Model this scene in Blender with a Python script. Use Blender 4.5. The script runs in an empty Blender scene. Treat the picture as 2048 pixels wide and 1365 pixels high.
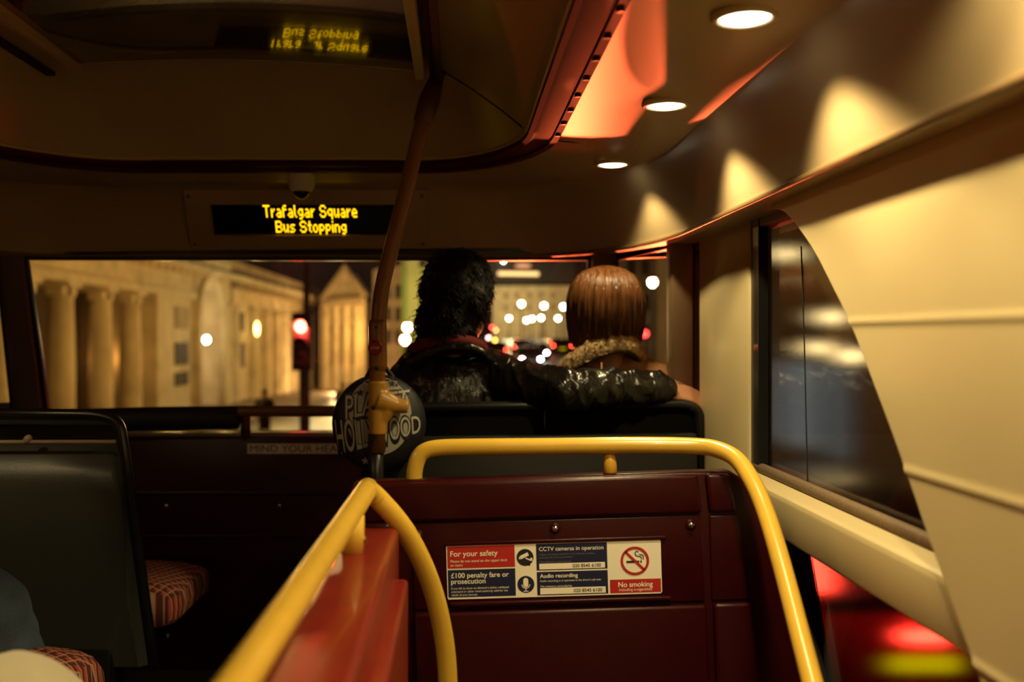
import bpy, bmesh, math, random
from mathutils import Vector, Matrix, noise

# ---------------------------------------------------------------- camera, world, exposure
S = bpy.context.scene
C = S.collection
F = 1991.0            # focal length in pixels of the 2048 px wide frame
VX, VY = 915.0, 672.0 # where straight-ahead falls in the photograph
CZ = 1.0              # eye height above the upper-deck floor
CX = -0.47            # centre line of the bus, camera sits right of it
cam = bpy.data.cameras.new('camera'); co = bpy.data.objects.new('camera', cam); C.objects.link(co)
co.location = (0, 0, CZ); co.rotation_euler = (math.pi/2, 0, 0)
cam.sensor_width = 36; cam.lens = 36*F/2048
cam.shift_x = (1024-VX)/2048; cam.shift_y = (VY-682.5)/2048
cam.clip_start = 0.02; cam.clip_end = 2000
cam.dof.use_dof = True; cam.dof.focus_distance = 1.85; cam.dof.aperture_fstop = 2.7
S.camera = co
S.view_settings.view_transform = 'Standard'; S.view_settings.look = 'None'
S.view_settings.exposure = 0.0; S.view_settings.gamma = 1.0; S.view_settings.use_curve_mapping = False
S.cycles.use_denoising = True
S.cycles.max_bounces = 7; S.cycles.transparent_max_bounces = 16
S.cycles.caustics_reflective = False; S.cycles.caustics_refractive = False
S.cycles.sample_clamp_indirect = 4.0
W = bpy.data.worlds.new('night_sky'); S.world = W; W.use_nodes = True
bg = W.node_tree.nodes['Background']; bg.inputs[0].default_value = (0.020, 0.012, 0.007, 1); bg.inputs[1].default_value = 0.45

WARM = (1.0, 0.78, 0.37)

def lamp(name, kind, loc, energy, color, parent=None, **kw):
    l = bpy.data.lights.new(name, kind); l.energy = energy; l.color = color
    aim = kw.pop('aim', None)
    for k, v in kw.items(): setattr(l, k, v)
    o = bpy.data.objects.new(name, l); C.objects.link(o); o.location = loc
    if aim is not None:
        o.rotation_euler = (Vector(aim)-Vector(loc)).to_track_quat('-Z', 'Y').to_euler()
    if parent is not None:
        o.parent = parent; o.location = Vector(loc)-Vector(parent.location)
    return o

# ---------------------------------------------------------------- helpers
def P(px, py, Y):
    return Vector(((px-VX)*Y/F, Y, CZ-(py-VY)*Y/F))
def R(x, y, z):            # z given relative to the eye
    return Vector((x, y, z+CZ))

def tag(o, label=None, cat=None, group=None, kind=None):
    if label: o['label'] = label
    if cat: o['category'] = cat
    if group: o['group'] = group
    if kind: o['kind'] = kind
    return o
def empty(name, loc, label=None, cat=None, group=None, kind=None):
    o = bpy.data.objects.new(name, None); C.objects.link(o); o.location = loc; o.empty_display_size = .05
    return tag(o, label, cat, group, kind)
def wloc(o):
    v = Vector(o.location)
    while o.parent is not None:
        o = o.parent; v = v+Vector(o.location)
    return v
def link_mesh(name, me, material, parent=None, smooth=False):
    if parent is not None:
        me.transform(Matrix.Translation(-wloc(parent)))
    o = bpy.data.objects.new(name, me); C.objects.link(o)
    if material: 
        me.materials.clear(); me.materials.append(material)
    if smooth:
        for p in me.polygons: p.use_smooth = True
    if parent is not None: o.parent = parent
    return o
def copy_tree(o, parent=None):
    c = o.copy(); C.objects.link(c)
    if parent is not None: c.parent = parent
    for ch in list(o.children): copy_tree(ch, c)
    return c

class MB:
    def __init__(s): s.v = []; s.f = []
    def add(s, vs, fs):
        n = len(s.v); s.v += [tuple(v) for v in vs]; s.f += [tuple(i+n for i in f) for f in fs]; return s
    def box(s, a, b):
        x0, y0, z0 = a; x1, y1, z1 = b
        return s.add([(x0,y0,z0),(x1,y0,z0),(x1,y1,z0),(x0,y1,z0),(x0,y0,z1),(x1,y0,z1),(x1,y1,z1),(x0,y1,z1)],
                     [(0,3,2,1),(4,5,6,7),(0,1,5,4),(1,2,6,5),(2,3,7,6),(3,0,4,7)])
    def prism(s, pts, d):
        n = len(pts); d = Vector(d)
        a = [Vector(p) for p in pts]; b = [p+d for p in a]
        return s.add(a+b, [tuple(range(n)), tuple(range(2*n-1, n-1, -1))]+[(i, i+n, (i+1) % n+n, (i+1) % n) for i in range(n)])
    def grid(s, rows, closed=False):
        m = len(rows[0]); vs = [p for r in rows for p in r]; fs = []
        for i in range(len(rows)-1):
            for j in range(m if closed else m-1):
                k = (j+1) % m
                fs.append((i*m+j, i*m+k, (i+1)*m+k, (i+1)*m+j))
        return s.add(vs, fs)
    def tube(s, path, r, seg=14, caps=True, flat=1.0):
        path = [Vector(p) for p in path]; n = len(path)
        rr = r if isinstance(r, (list, tuple)) else [r]*n
        t0 = (path[1]-path[0]).normalized()
        up = Vector((0,0,1)) if abs(t0.z) < .9 else Vector((0,1,0))
        nrm = (up-t0*up.dot(t0)).normalized(); rows = []
        for i, p in enumerate(path):
            t = (path[min(i+1, n-1)]-path[max(i-1, 0)]).normalized()
            nrm = (nrm-t*nrm.dot(t)).normalized(); b = t.cross(nrm)
            rows.append([p+(nrm*math.cos(2*math.pi*k/seg)*flat+b*math.sin(2*math.pi*k/seg))*rr[i] for k in range(seg)])
        base = len(s.v); s.grid(rows, True)
        if caps:
            s.f.append(tuple(base+k for k in range(seg-1, -1, -1))); s.f.append(tuple(base+(n-1)*seg+k for k in range(seg)))
        return s
    def lathe(s, prof, c=(0,0,0), seg=24, axis='Z'):
        rows = []
        for r, h in prof:
            row = []
            for k in range(seg):
                a = 2*math.pi*k/seg; x, y = r*math.cos(a), r*math.sin(a)
                q = {'Z': (x, y, h), 'Y': (x, h, y), 'X': (h, x, y)}[axis]
                row.append(Vector(c)+Vector(q))
            rows.append(row)
        base = len(s.v); s.grid(rows, True); m = len(rows)
        s.f.append(tuple(base+k for k in range(seg-1, -1, -1))); s.f.append(tuple(base+(m-1)*seg+k for k in range(seg)))
        return s
    def ell(s, c, r, rot=None, nu=18, nv=12):
        c = Vector(c); M = rot or Matrix.Identity(3); rows = []
        for i in range(nv+1):
            th = math.pi*(i+.0)/nv; th = min(max(th, .02), math.pi-.02)
            rows.append([c+M@Vector((r[0]*math.sin(th)*math.cos(2*math.pi*j/nu), r[1]*math.sin(th)*math.sin(2*math.pi*j/nu), r[2]*math.cos(th))) for j in range(nu)])
        base = len(s.v); s.grid(rows, True)
        s.f.append(tuple(base+k for k in range(nu-1, -1, -1))); s.f.append(tuple(base+nv*nu+k for k in range(nu)))
        return s
    def cap(s, a, b, ra, rb, seg=14):
        a, b = Vector(a), Vector(b); t = (b-a).normalized(); path, rr = [], []
        for k in range(6):
            q = math.pi/2*k/5; path.append(a-t*ra*math.cos(q)); rr.append(max(ra*math.sin(q), ra*.03))
        for k in range(6):
            q = math.pi/2*k/5; path.append(b+t*rb*math.sin(q)); rr.append(max(rb*math.cos(q), rb*.03))
        return s.tube(path, rr, seg)
    def chain(s, pts, rs, seg=14):
        for i in range(len(pts)-1): s.cap(pts[i], pts[i+1], rs[i], rs[i+1], seg)
        return s
    def mesh(s, name='m'):
        me = bpy.data.meshes.new(name); me.from_pydata([tuple(v) for v in s.v], [], s.f); me.validate()
        bm = bmesh.new(); bm.from_mesh(me); bmesh.ops.recalc_face_normals(bm, faces=bm.faces); bm.to_mesh(me); bm.free()
        return me
    def build(s, name, material, parent=None, smooth=False, bevel=0, bseg=2):
        me = s.mesh(name)
        if bevel:
            bm = bmesh.new(); bm.from_mesh(me); bmesh.ops.remove_doubles(bm, verts=bm.verts, dist=1e-5)
            ed = [e for e in bm.edges if len(e.link_faces) == 2 and e.calc_face_angle(0) > .6]
            bmesh.ops.bevel(bm, geom=ed, offset=bevel, segments=bseg, affect='EDGES', profile=.5)
            bm.to_mesh(me); bm.free()
        o = link_mesh(name, me, material, parent, smooth)
        if smooth or bevel:
            for p in me.polygons: p.use_smooth = True
            if not smooth or smooth == 'auto': me.set_sharp_from_angle(angle=math.radians(38))
        return o

def evaluated(o):
    dg = bpy.context.evaluated_depsgraph_get(); dg.update()
    return bpy.data.meshes.new_from_object(o.evaluated_get(dg))
def remesh(mb, voxel, iters=4, disp=None):
    o = bpy.data.objects.new('tmp', mb.mesh()); C.objects.link(o)
    m = o.modifiers.new('r', 'REMESH'); m.mode = 'VOXEL'; m.voxel_size = voxel
    if iters:
        sm = o.modifiers.new('s', 'SMOOTH'); sm.factor = .5; sm.iterations = iters
    me = evaluated(o); bpy.data.objects.remove(o)
    if disp:
        nn = [v.normal.copy() for v in me.vertices]
        for v, n in zip(me.vertices, nn): v.co = v.co+n*disp(v.co, n)
        me.update()
    return me
def smooth_path(pts, n=6):
    pts = [Vector(p) for p in pts]; out = []
    for i in range(len(pts)-1):
        p0, p1, p2, p3 = pts[max(i-1,0)], pts[i], pts[i+1], pts[min(i+2, len(pts)-1)]
        for k in range(n):
            t = k/n
            out.append(.5*((2*p1)+(-p0+p2)*t+(2*p0-5*p1+4*p2-p3)*t*t+(-p0+3*p1-3*p2+p3)*t**3))
    return out+[pts[-1]]
def fillet(pts, r, n=8):
    pts = [Vector(p) for p in pts]; out = [pts[0]]
    for i in range(1, len(pts)-1):
        a, b, c = pts[i-1], pts[i], pts[i+1]; d1, d2 = (a-b), (c-b)
        q = min(r, d1.length*.49, d2.length*.49); s, e = b+d1.normalized()*q, b+d2.normalized()*q
        for k in range(n+1):
            t = k/n; out.append(s*(1-t)**2+b*2*t*(1-t)+e*t*t)
    return out+[pts[-1]]

def text_mesh(s, width=None, height=None, u0=0, v0=0, align='L', shear=0, bold=0, extrude=0):
    cu = bpy.data.curves.new('t', 'FONT'); cu.body = s; cu.size = 1; cu.shear = shear; cu.offset = bold; cu.extrude = extrude
    o = bpy.data.objects.new('t', cu); C.objects.link(o); me = evaluated(o); bpy.data.objects.remove(o)
    xs = [v.co.x for v in me.vertices]; ys = [v.co.y for v in me.vertices]
    x0, x1 = min(xs), max(xs); k = width/(x1-x0) if width else 1
    ky = height/max(ys) if height else k
    if not width: k = ky
    for v in me.vertices:
        v.co.x = (v.co.x-x0)*k; v.co.y *= ky
        v.co.x += u0-(0 if align == 'L' else (x1-x0)*k*(.5 if align == 'C' else 1)); v.co.y += v0
    return me
def place(me, M):
    me.transform(M); return me
def frame(o, u, v):
    u = Vector(u).normalized(); v = Vector(v).normalized(); n = u.cross(v)
    M = Matrix((( u.x, v.x, n.x, o[0]), (u.y, v.y, n.y, o[1]), (u.z, v.z, n.z, o[2]), (0,0,0,1)))
    return M

# ---------------------------------------------------------------- materials
def mat(name, col, rough=.5, metal=0, bump=0, bscale=60, var=0, vscale=8, coat=0, spec=.5, emit=None, estr=0, stretch=None, sub=0):
    m = bpy.data.materials.new(name); m.use_nodes = True; nt = m.node_tree; b = nt.nodes['Principled BSDF']
    b.inputs['Base Color'].default_value = (*col, 1); b.inputs['Roughness'].default_value = rough
    b.inputs['Metallic'].default_value = metal; b.inputs['Coat Weight'].default_value = coat
    b.inputs['Specular IOR Level'].default_value = spec
    if emit: b.inputs['Emission Color'].default_value = (*emit, 1); b.inputs['Emission Strength'].default_value = estr
    if var or bump:
        tc = nt.nodes.new('ShaderNodeTexCoord'); src = tc.outputs['Object']
        if stretch:
            mp = nt.nodes.new('ShaderNodeMapping'); mp.inputs['Scale'].default_value = stretch
            nt.links.new(src, mp.inputs[0]); src = mp.outputs[0]
    if var:
        n = nt.nodes.new('ShaderNodeTexNoise'); n.inputs['Scale'].default_value = vscale; n.inputs['Detail'].default_value = 5
        nt.links.new(src, n.inputs['Vector'])
        rp = nt.nodes.new('ShaderNodeMapRange'); rp.inputs[1].default_value = .3; rp.inputs[2].default_value = .7
        rp.inputs[3].default_value = 1-var; rp.inputs[4].default_value = 1+var
        nt.links.new(n.outputs['Fac'], rp.inputs[0])
        mx = nt.nodes.new('ShaderNodeVectorMath'); mx.operation = 'SCALE'; mx.inputs[0].default_value = col
        nt.links.new(rp.outputs[0], mx.inputs['Scale']); nt.links.new(mx.outputs[0], b.inputs['Base Color'])
    if bump:
        n = nt.nodes.new('ShaderNodeTexNoise'); n.inputs['Scale'].default_value = bscale; n.inputs['Detail'].default_value = 4
        nt.links.new(src, n.inputs['Vector'])
        bp = nt.nodes.new('ShaderNodeBump'); bp.inputs['Strength'].default_value = bump; bp.inputs['Distance'].default_value = .004
        nt.links.new(n.outputs['Fac'], bp.inputs['Height']); nt.links.new(bp.outputs[0], b.inputs['Normal'])
    return m
def emission(name, col, strength):
    m = bpy.data.materials.new(name); m.use_nodes = True; nt = m.node_tree; nt.nodes.clear()
    e = nt.nodes.new('ShaderNodeEmission'); e.inputs[0].default_value = (*col, 1); e.inputs[1].default_value = strength
    o = nt.nodes.new('ShaderNodeOutputMaterial'); nt.links.new(e.outputs[0], o.inputs[0]); return m
def glass(name, rough=0.0, tint=(1,1,1), dirt=0.0, haze=0.0, ior=1.5, hr=.22):
    m = bpy.data.materials.new(name); m.use_nodes = True; nt = m.node_tree; nt.nodes.clear()
    t = nt.nodes.new('ShaderNodeBsdfTransparent'); t.inputs[0].default_value = (*tint, 1)
    g = nt.nodes.new('ShaderNodeBsdfGlossy'); g.inputs['Roughness'].default_value = rough
    fr = nt.nodes.new('ShaderNodeFresnel'); ge = nt.nodes.new('ShaderNodeNewGeometry'); im = nt.nodes.new('ShaderNodeMapRange'); im.inputs[3].default_value = ior; im.inputs[4].default_value = 1/ior
    nt.links.new(ge.outputs['Backfacing'], im.inputs[0]); nt.links.new(im.outputs[0], fr.inputs[0])
    base = t
    if haze:
        rf = nt.nodes.new('ShaderNodeBsdfRefraction'); rf.inputs['IOR'].default_value = 1.12; rf.inputs['Roughness'].default_value = hr
        mh = nt.nodes.new('ShaderNodeMixShader'); mh.inputs[0].default_value = haze
        nt.links.new(t.outputs[0], mh.inputs[1]); nt.links.new(rf.outputs[0], mh.inputs[2]); base = mh
    mx = nt.nodes.new('ShaderNodeMixShader'); nt.links.new(fr.outputs[0], mx.inputs[0])
    nt.links.new(base.outputs[0], mx.inputs[1]); nt.links.new(g.outputs[0], mx.inputs[2]); last = mx
    if dirt:
        tc = nt.nodes.new('ShaderNodeTexCoord'); n = nt.nodes.new('ShaderNodeTexNoise'); n.inputs['Scale'].default_value = 5; n.inputs['Detail'].default_value = 8
        nt.links.new(tc.outputs['Object'], n.inputs['Vector'])
        rp = nt.nodes.new('ShaderNodeMapRange'); rp.inputs[1].default_value = .45; rp.inputs[2].default_value = .8; rp.inputs[3].default_value = dirt*.2; rp.inputs[4].default_value = dirt
        nt.links.new(n.outputs['Fac'], rp.inputs[0])
        d = nt.nodes.new('ShaderNodeBsdfTranslucent'); d.inputs[0].default_value = (.8,.8,.8,1)
        m2 = nt.nodes.new('ShaderNodeMixShader'); nt.links.new(rp.outputs[0], m2.inputs[0])
        nt.links.new(mx.outputs[0], m2.inputs[1]); nt.links.new(d.outputs[0], m2.inputs[2]); last = m2
    o = nt.nodes.new('ShaderNodeOutputMaterial'); nt.links.new(last.outputs[0], o.inputs[0]); return m
def plaid(name):
    m = bpy.data.materials.new(name); m.use_nodes = True; nt = m.node_tree; b = nt.nodes['Principled BSDF']
    b.inputs['Roughness'].default_value = .9; b.inputs['Specular IOR Level'].default_value = .15
    tc = nt.nodes.new('ShaderNodeTexCoord'); mp = nt.nodes.new('ShaderNodeMapping'); mp.inputs['Rotation'].default_value = (0, 0, .35)
    nt.links.new(tc.outputs['Object'], mp.inputs[0])
    def band(direction, scale, lo, hi, ph=0):
        w = nt.nodes.new('ShaderNodeTexWave'); w.bands_direction = direction; w.inputs['Scale'].default_value = scale; w.inputs['Phase Offset'].default_value = ph
        nt.links.new(mp.outputs[0], w.inputs[0])
        r = nt.nodes.new('ShaderNodeMapRange'); r.inputs[1].default_value = lo; r.inputs[2].default_value = hi; nt.links.new(w.outputs['Fac'], r.inputs[0]); return r.outputs[0]
    def mix(a, bcol, fac):
        x = nt.nodes.new('ShaderNodeMix'); x.data_type = 'RGBA'
        nt.links.new(fac, x.inputs[0])
        if isinstance(a, tuple): x.inputs[6].default_value = (*a, 1)
        else: nt.links.new(a, x.inputs[6])
        x.inputs[7].default_value = (*bcol, 1); return x.outputs[2]
    c = mix((.42,.075,.05), (.10,.03,.028), band('X', 15, .72, .8))
    c = mix(c, (.10,.03,.028), band('Y', 15, .72, .8))
    c = mix(c, (.45,.27,.17), band('X', 15, .93, .97, 2.1))
    c = mix(c, (.45,.27,.17), band('Y', 15, .93, .97, 2.1))
    nt.links.new(c, b.inputs['Base Color'])
    n = nt.nodes.new('ShaderNodeTexNoise'); n.inputs['Scale'].default_value = 300
    nt.links.new(tc.outputs['Object'], n.inputs['Vector'])
    bp = nt.nodes.new('ShaderNodeBump'); bp.inputs['Strength'].default_value = .4; bp.inputs['Distance'].default_value = .002
    nt.links.new(n.outputs['Fac'], bp.inputs['Height']); nt.links.new(bp.outputs[0], b.inputs['Normal'])
    return m
def leather(name, col, rough, scale, strength):
    m = mat(name, col, rough, spec=.6); nt = m.node_tree; b = nt.nodes['Principled BSDF']
    tc = nt.nodes.new('ShaderNodeTexCoord'); mp = nt.nodes.new('ShaderNodeMapping'); mp.inputs['Scale'].default_value = (1, .6, .45)
    nt.links.new(tc.outputs['Object'], mp.inputs[0])
    n = nt.nodes.new('ShaderNodeTexNoise'); n.inputs['Scale'].default_value = scale; n.inputs['Detail'].default_value = 3; n.inputs['Distortion'].default_value = 1.2
    v = nt.nodes.new('ShaderNodeTexNoise'); v.inputs['Scale'].default_value = scale*9; v.inputs['Detail'].default_value = 2
    nt.links.new(mp.outputs[0], n.inputs['Vector']); nt.links.new(tc.outputs['Object'], v.inputs['Vector'])
    a = nt.nodes.new('ShaderNodeMath'); a.operation = 'MULTIPLY_ADD'; a.inputs[1].default_value = .1
    nt.links.new(v.outputs['Fac'], a.inputs[0]); nt.links.new(n.outputs['Fac'], a.inputs[2])
    bp = nt.nodes.new('ShaderNodeBump'); bp.inputs['Strength'].default_value = strength; bp.inputs['Distance'].default_value = .012
    nt.links.new(a.outputs[0], bp.inputs['Height']); nt.links.new(bp.outputs[0], b.inputs['Normal']); return m

M = dict(
    cream=mat('cream_plastic', (.52,.42,.23), .42, bump=.05, bscale=400, var=.03, vscale=6),
    ceil=mat('ceiling_plastic', (.40,.30,.17), .34, bump=.05, bscale=500, var=.03, vscale=5),
    maroon=mat('maroon_paint', (.030,.0015,.003), .33, bump=.06, bscale=350, var=.12, vscale=30, spec=.3),
    red=mat('red_paint', (.20,.013,.008), .30, bump=.08, bscale=300, var=.15, vscale=14, coat=.25),
    redtrim=mat('dark_red_trim', (.045,.001,.002), .6, spec=.2),
    yellow=mat('yellow_enamel', (.66,.41,.05), .27, var=.04, vscale=20, coat=.3),
    pole=mat('orange_yellow_enamel', (.25,.10,.018), .33, var=.05, vscale=20),
    black=mat('black_plastic', (.008,.008,.009), .3),
    blackmatt=mat('black_rubber', (.006,.006,.006), .7),
    foam=mat('black_foam_grip', (.012,.011,.011), .6, bump=.3, bscale=250),
    grey=mat('grey_shell', (.050,.052,.046), .38, bump=.1, bscale=300),
    brown=mat('brown_frame', (.16,.095,.05), .5),
    steel=mat('steel', (.6,.58,.55), .22, metal=1),
    white=mat('off_white', (.92,.88,.74), .5), navy=mat('navy_ink', (.010,.014,.055), .45), redink=mat('red_ink', (.45,.022,.02), .45),
    ink=mat('black_ink', (.012,.012,.014), .5),
    led=emission('amber_led', (2.7,1.5,.004), 1.0), lens=emission('lamp_lens', (1,.86,.58), 6.0),
    plaid=plaid('plaid_moquette'), floor=mat('grey_vinyl', (.06,.05,.04), .6, var=.3, vscale=200),
    leather=leather('black_leather', (.006,.0055,.005), .28, 17, .9),
    tan=leather('tan_leather', (.30,.135,.045), .5, 12, .5),
    fleece=mat('shearling', (.55,.40,.20), .95, bump=1.0, bscale=160, var=.35, vscale=60),
    skin=mat('skin', (.50,.24,.14), .5, bump=.1, bscale=120, var=.06, vscale=40),
    hairb=mat('black_hair', (.005,.003,.003), .6, spec=.3), hairr=mat('auburn_hair', (.120,.044,.012), .36, var=.6, vscale=110, stretch=(1,1,.07)),
    denim=mat('blue_denim', (.055,.085,.13), .85, bump=.4, bscale=220, var=.3, vscale=12),
    chino=mat('cream_cotton', (.62,.55,.40), .8, bump=.2, bscale=300),
    glass=glass('clear_glass', .03), screen=glass('windscreen_glass', .0, dirt=.014), sideglass=glass('side_glass', .05, (.8,.8,.8), haze=.8, ior=1.85, hr=.13), leftglass=glass('left_glass', .02),
)
# ---------------------------------------------------------------- bus shell
def loop(half, yf, rx, ry, yb=-2.0, ns=14, nc=14, nf=24):
    pts = []
    for i in range(ns): pts.append((CX+half, yb+(yf-ry-yb)*i/ns, 0.0))
    for i in range(nc):
        a = math.pi/2*i/nc; pts.append((CX+half-rx+rx*math.cos(a), yf-ry+ry*math.sin(a), i/nc))
    for i in range(nf+1): pts.append((CX+(half-rx)*(1-2*i/nf), yf, 1.0))
    for i in range(1, nc+1):
        a = math.pi/2*(1-i/nc); pts.append((CX-half+rx-rx*math.cos(a), yf-ry+ry*math.sin(a), 1-i/nc))
    for i in range(1, ns+1): pts.append((CX-half, yf-ry+(yb-yf+ry)*i/ns, 0.0))
    return pts
L_in, L_out = loop(.619, 2.60, .32, .50), loop(.695, 2.72, .38, .56)
L_cove, L_lip = loop(.936, 2.79, .36, .62), loop(.990, 2.93, .34, .70)
L_wall = loop(1.14, 3.02, .36, .60)
def h_cove(f): return .410+.018*f
def h_in(f): return .437+.026*f
def h_out(f): return .437+.018*f
def h_lip(f): return .242

ceil = MB()   # flat ring from the gutter to the bend, then the sloping cove panel down to its lip
rows = []
for t in (0, .25, .5, .75, 1): rows.append([R(a[0]*(1-t)+b[0]*t, a[1]*(1-t)+b[1]*t, h_out(a[2])*(1-t)+h_cove(a[2])*t) for a, b in zip(L_out, L_cove)])
NU = 26
for k in range(1, NU+1):
    u = [.02, .05, .085, .125, .17][k-1] if k < 6 else .17+.83*(k-5)/(NU-5); row = []
    for a, b in zip(L_cove, L_lip):
        f = a[2]; vs = u**1.1*(1-.75*math.exp(-(u/.075)**1.5)); vf = u**2.6; w = f*f*(3-2*f); v = vs*(1-w)+vf*w
        row.append(R(a[0]*(1-u)+b[0]*u, a[1]*(1-u)+b[1]*u, h_cove(f)*(1-v)+h_lip(f)*v))
    rows.append(row)
rows.append([R(b[0], b[1], h_lip(b[2])-.010) for b in L_lip])
rows.append([R(b[0], b[1], h_lip(b[2])-.004) for b in L_wall])
ceil.grid(rows); ceiling = tag(ceil.build('ceiling', M['ceil'], smooth='auto'), kind='structure')

half_t = .433
def tray_z(x, y=0): return .612+.05*(1-min(1, abs((x-CX)/half_t))**2)
L_tray = loop(half_t, 2.28, .05, .06)
tr = MB(); rows = []
for k in range(13):
    t = k/12; s = math.sin(t*math.pi/2)**1.3; g = t**1.5
    rows.append([R(a[0]*(1-g)+b[0]*g, a[1]*(1-g)+b[1]*g, h_in(a[2])*(1-s)+tray_z(b[0])*s) for a, b in zip(L_in, L_tray)])
for k in range(1, 9):
    q = 1-k/8
    rows.append([R(CX+(b[0]-CX)*q, b[1], tray_z(CX+(b[0]-CX)*q)) for b in L_tray])
tr.grid(rows); tr.build('centre_tray', M['ceil'], ceiling, smooth='auto')
lip = MB(); lip.tube([R(b[0]-.002, b[1], h_lip(b[2])-.006) for b in L_lip], .0065, 8)
lip.build('cove_lip_bead', mat('lip_brown', (.20,.12,.05), .28), ceiling, smooth=True)
sm = MB(); sm.tube([R(-.04, 2.28, .610), R(.03, 2.27, .565), R(.10, 2.22, .502), R(.152, 2.15, .440)], .0016, 6)
sm.build('panel_seam', M['blackmatt'], ceiling)
sm = MB(); sm.tube([R(a[0]*(1-t)+b[0]*t, 2.22+.03*math.sin(t*3), .4345*(1-t)+.429*t) for t in (0, .3, .6, 1) for a, b in ((L_out[5], L_cove[5]),)], .0014, 6)
sm.build('panel_seam', M['blackmatt'], ceiling)

# dark red gutter strip round the raised tray
g = MB(); rows = []
for t, dz in ((0, .004), (.0, -.012), (.12, -.016), (.3, -.006), (.72, -.006), (.74, -.012), (.93, -.012), (1, -.002)):
    rows.append([R(a[0]*(1-t)+b[0]*t, a[1]*(1-t)+b[1]*t, h_in(a[2])*(1-t)+h_out(a[2])*t+dz) for a, b in zip(L_in, L_out)])
g.grid(rows); gut = tag(g.build('trim_1', M['redtrim'], smooth='auto'), kind='structure')
for i in range(9):
    Y = 1.18+.115*i; a = MB(); a.lathe([(.006, -.003), (.006, .002)], R(CX+.619+.076*.83, Y, .424), 10)
    a.build('screw', M['black'], gut)
ed = MB(); ed.tube([R(a[0]+.0, a[1], h_in(a[2])+.001) for a in L_in], .0045, 8); ed.build('edge_bead', M['cream'], gut, smooth=True)

# ceiling hatch with a glossy perforated face
hx0, hx1 = CX-.37, CX+.375
hm = bpy.data.materials.new('perforated_gloss'); hm.use_nodes = True
nt = hm.node_tree; b = nt.nodes['Principled BSDF']; b.inputs['Base Color'].default_value = (.035,.026,.016,1); b.inputs['Roughness'].default_value = .035
b.inputs['IOR'].default_value = 3.0
tc = nt.nodes.new('ShaderNodeTexCoord'); wv = nt.nodes.new('ShaderNodeTexWave'); wv.inputs['Scale'].default_value = 90; wv.bands_direction = 'DIAGONAL'
nt.links.new(tc.outputs['Object'], wv.inputs[0])
rp = nt.nodes.new('ShaderNodeMapRange'); rp.inputs[1].default_value = .35; rp.inputs[2].default_value = .6; rp.inputs[3].default_value = .015; rp.inputs[4].default_value = .10
nt.links.new(wv.outputs['Fac'], rp.inputs[0]); nt.links.new(rp.outputs[0], b.inputs['Roughness'])
def hz(x): return .600+.012*(1-((x-CX)/.4)**2)-.02*(x-CX)
h = MB(); rows = []
for y in (2.21, 2.0, 1.8, 1.6, 1.4, 1.2):
    rows.append([R(hx0+(hx1-hx0)*i/24, y-(.02 if y > 2.2 else 0)*math.cos(math.pi*(i/24-.5)), hz(hx0+(hx1-hx0)*i/24)-.014*(y-1.92)) for i in range(25)])
h.grid(rows)
hatch = h.build('ceiling_hatch', hm, smooth=True)
tag(hatch, 'glossy perforated dark hatch panel in the middle of the ceiling mirroring the amber text', 'ceiling panel')
fr = MB(); rows = []
for dy, dz in ((0, .0), (.004, -.004), (.03, .0), (.05, .02)):
    rows.append([R(hx0+(hx1-hx0)*i/24, 2.21+dy-.02*math.cos(math.pi*(i/24-.5)), hz(hx0+(hx1-hx0)*i/24)+dz) for i in range(25)])
fr.grid(rows); fr.build('front_edge', M['ceil'], hatch, smooth='auto')
a = MB(); a.box(R(hx1, 1.0, .575), R(hx1+.022, 2.24, .632)); a.build('side_edge', M['cream'], hatch, bevel=.004)
a = MB(); a.box(R(hx0-.03, 1.0, .59), R(hx0, 2.24, .632)); a.build('side_edge', M['ceil'], hatch, bevel=.006)
t2 = MB(); t2.box(R(-.062, .9, .585), R(-.050, 2.27, .615)); t2 = tag(t2.build('trim_2', M['redtrim'], bevel=.003), kind='structure')
a = MB(); a.box(R(-.050, .9, .575), R(-.036, 2.29, .615)); a.build('dark_channel', M['black'], t2)
t3 = MB(); t3.box(R(-.945, .9, .598), R(-.925, 2.29, .607)); tag(t3.build('trim_3', M['blackmatt']), kind='structure')

# floor, walls below the windows
a = MB(); a.prism([R(-1.62, 3.02, -1), R(.66, 3.02, -1), R(.66, 1.68, -1), R(-.07, 1.68, -1), R(-.07, -2, -1), R(-1.62, -2, -1)], (0, 0, -.05))
tag(a.build('floor', M['floor']), kind='structure')
a = MB()
for i in range(6): a.box(R(-.07, 1.0-.26*i-.26, -2.4), R(.66, 1.0-.26*i, -2.2+.2*i))
a.box(R(-.07, -2, -2.45), R(.66, 1.7, -2.4)); tag(a.build('floor_stairwell', M['floor']), kind='structure')
bk = MB(); bk.box(R(-1.62, 3.0, -1), R(.62, 3.06, -.306))
wf = tag(bk.build('wall_front', M['maroon'], bevel=.006), kind='structure')
a = MB(); a.box(R(-1.62, 3.004, -.318), R(.62, 3.20, -.304)); a.build('ledge', mat('ledge_brown', (.085,.032,.024), .75, spec=.2), wf)
a = MB()
a.box(R(-1.66, 2.988, -.478), R(.1, 3.0, -.468)); a.build('panel_ridge', M['maroon'], wf, bevel=.003)
a = MB(); a.box(R(-1.66, 2.975, -1.0), R(.1, 3.0, -.962)); a.build('skirting', M['maroon'], wf, bevel=.004)
a = MB(); a.box(R(-1.66, 2.990, -.605), R(.1, 3.0, -.600)); a.build('panel_ridge', M['maroon'], wf, bevel=.002)
for px, py in ((333, 1012), (335, 1273), (560, 1012)):
    a = MB(); c = P(px, py, 2.998); a.lathe([(.009, 0), (.008, -.005), (.004, -.008), (.001, -.0085)], c, 12, 'Y'); a.build('screw', M['steel'], wf, smooth=True)
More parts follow.
